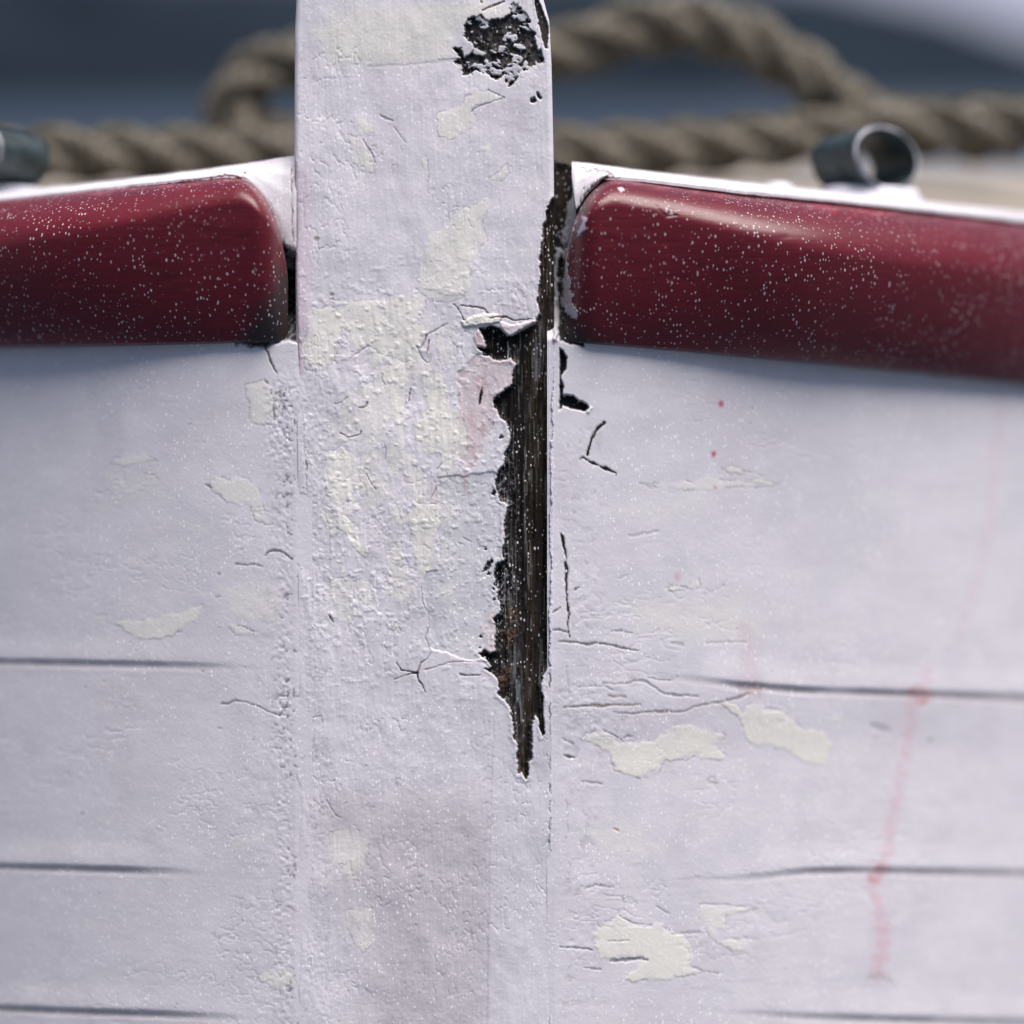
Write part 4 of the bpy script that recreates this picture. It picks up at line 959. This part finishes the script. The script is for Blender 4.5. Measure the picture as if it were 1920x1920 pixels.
def ring_fairlead(u, v, d, flipx):
    x, y, z = PX(u, v, d)
    k = (D + d) / D * S
    rx, rz = 94 * k, 58 * k
    ax = (-.64 * flipx, .768, .0) 
    W = lathe_ring(x, z, y, rx, rz, .0011, ax, .0195)
    root = grid_obj('rope_ring', W, M_TEAL, boat, closed=True)
    # chipped white front rim
    W = lathe_ring(x, z, y - .0003, rx + .0002, rz + .0002, .0010, ax, .0006, nl=2)
    grid_obj('rim', W, M_RIM, root, closed=True)
    # foot: flared saddle under the ring
    n = 48
    T = np.linspace(0, 1, 20)
    rows = []
    a3 = np.array((-.24, .97, 0)); s3 = np.array((.97, .24, 0))
    cen = np.array((x, y, z - rz - .0022)) + np.array(ax) * .0085
    for t in T:
        hw = (.017 + .032 * t ** 2.0); hl = .0095 + .005 * t
        th = np.linspace(0, 2 * math.pi, n, endpoint=False)
        sq = lambda c_: np.sign(c_) * np.abs(c_) ** .6
        zz = .0028 * (1 - t) ** 2.0 - .0085 * t ** .8
        p = cen + sq(np.cos(th))[:, None] * hw * s3 + sq(np.sin(th))[:, None] * hl * a3 + np.array((0, 0, 1.)) * zz
        rows.append(p)
    rows.insert(0, np.repeat(cen[None] + np.array((0, 0, .0028)), n, 0))
    A = np.array(rows)
    grid_obj('foot', np.stack(L2W(A[..., 0], A[..., 1], A[..., 2]), -1), M_WHITE, root, closed=True, flip=True)
    # bolt heads at both ends of the foot
    for sx in (-1, 1):
        bc = cen + s3 * (.034 * sx) + np.array((0, 0, -.0025)) + (np.array((0, 0, .0035 * flipx)) if sx < 0 else np.array((0, 0, -.0035 * flipx)))
        rows = []
        for t in np.linspace(0, 1, 12):
            rr = .0062 * math.sin(t * math.pi / 2); zz = .0032 * math.cos(t * math.pi / 2)
            th = np.linspace(0, 2 * math.pi, 28, endpoint=False)
            rows.append(bc + np.stack([np.cos(th) * rr, np.sin(th) * rr, np.full(28, zz)], -1))
        rows.append(rows[-1] + np.array((0, 0, -.006)))
        A = np.array(rows)
        grid_obj('bolt_head', np.stack(L2W(A[..., 0], A[..., 1], A[..., 2]), -1), M_WHITE, root, closed=True, flip=True)
    return root
ring_fairlead(1664, 296, .059, 1)
ring_fairlead(-52, 292, .052, -1)

# ------------------------------------------------------------------ ropes
def catmull(P, n):
    P = np.array(P, float)
    P = np.vstack([2 * P[0] - P[1], P, 2 * P[-1] - P[-2]])
    out = []
    m = len(P) - 3
    for t in np.linspace(0, m - 1e-6, n):
        i = int(t); f = t - i
        a, b, c_, d_ = P[i], P[i + 1], P[i + 2], P[i + 3]
        out.append(.5 * ((2 * b) + (-a + c_) * f + (2 * a - 5 * b + 4 * c_ - d_) * f * f + (-a + 3 * b - 3 * c_ + d_) * f ** 3))
    return np.array(out)

def rope(name, path, radius, pitch, label, cat='rope', group=None, hand=1):
    C3 = catmull([PX(*p) for p in path], 700)
    dl = np.r_[0, np.cumsum(np.linalg.norm(np.diff(C3, axis=0), axis=1))]
    tg = np.gradient(C3, axis=0); tg /= np.linalg.norm(tg, axis=1)[:, None]
    # parallel transport frame
    nrm = np.zeros_like(C3); nrm[0] = np.cross(tg[0], (0, 0, 1.)); nrm[0] /= np.linalg.norm(nrm[0])
    for i in range(1, len(C3)):
        q = nrm[i - 1] - tg[i] * np.dot(nrm[i - 1], tg[i]); nrm[i] = q / np.linalg.norm(q)
    bn = np.cross(tg, nrm)
    root = bpy.data.objects.new(name, None); sc.collection.objects.link(root)
    tag(root, label, cat, group)
    seg = 26
    th = np.linspace(0, 2 * math.pi, seg, endpoint=False)
    rs = radius * .47
    for k in range(3):
        ph = hand * 2 * math.pi * dl / pitch + k * 2 * math.pi / 3
        cen = C3 + (np.cos(ph)[:, None] * nrm + np.sin(ph)[:, None] * bn) * (radius * .58)
        t2 = np.gradient(cen, axis=0); t2 /= np.linalg.norm(t2, axis=1)[:, None]
        n2 = (np.cos(ph)[:, None] * nrm + np.sin(ph)[:, None] * bn); n2 -= t2 * (n2 * t2).sum(1)[:, None]; n2 /= np.linalg.norm(n2, axis=1)[:, None]
        b2 = np.cross(t2, n2)
        A = np.arange(len(C3))[:, None] * 1.0; TH = th[None]
        yarn = 1 + .05 * np.cos(TH * 9 + A * .22) + .06 * (fbm(TH * 3 + 0 * A, A / 6 + 0 * TH, 1200 + k, 2) - .5)
        W = cen[:, None] + (np.cos(TH) * yarn)[..., None] * rs * n2[:, None] + (np.sin(TH) * yarn)[..., None] * rs * b2[:, None]
        grid_obj('strand', np.stack(L2W(W[..., 0], W[..., 1], W[..., 2]), -1), M_ROPE, root, closed=True)
    return root

rope('rope', [(-420, 300, .150), (-100, 292, .152), (200, 290, .156), (500, 290, .16), (800, 289, .162), (1100, 287, .165), (1400, 272, .167), (1650, 245, .172), (1920, 232, .178), (2400, 225, .19)],
     .0108, .076, 'thick hemp rope lying level across the foredeck behind both rails')
rope('rope', [(640, 276, .190), (520, 270, .186), (455, 250, .184), (432, 205, .184), (470, 150, .184), (560, 112, .184), (700, 92, .184), (880, 92, .184), (1050, 98, .182), (1150, 66, .182), (1260, 46, .182), (1380, 66, .182), (1480, 120, .182), (1560, 180, .182), (1640, 232, .190), (1760, 250, .20), (1900, 258, .21)],
     .0118, .078, 'thick hemp rope arching up in a loop behind the stem post')
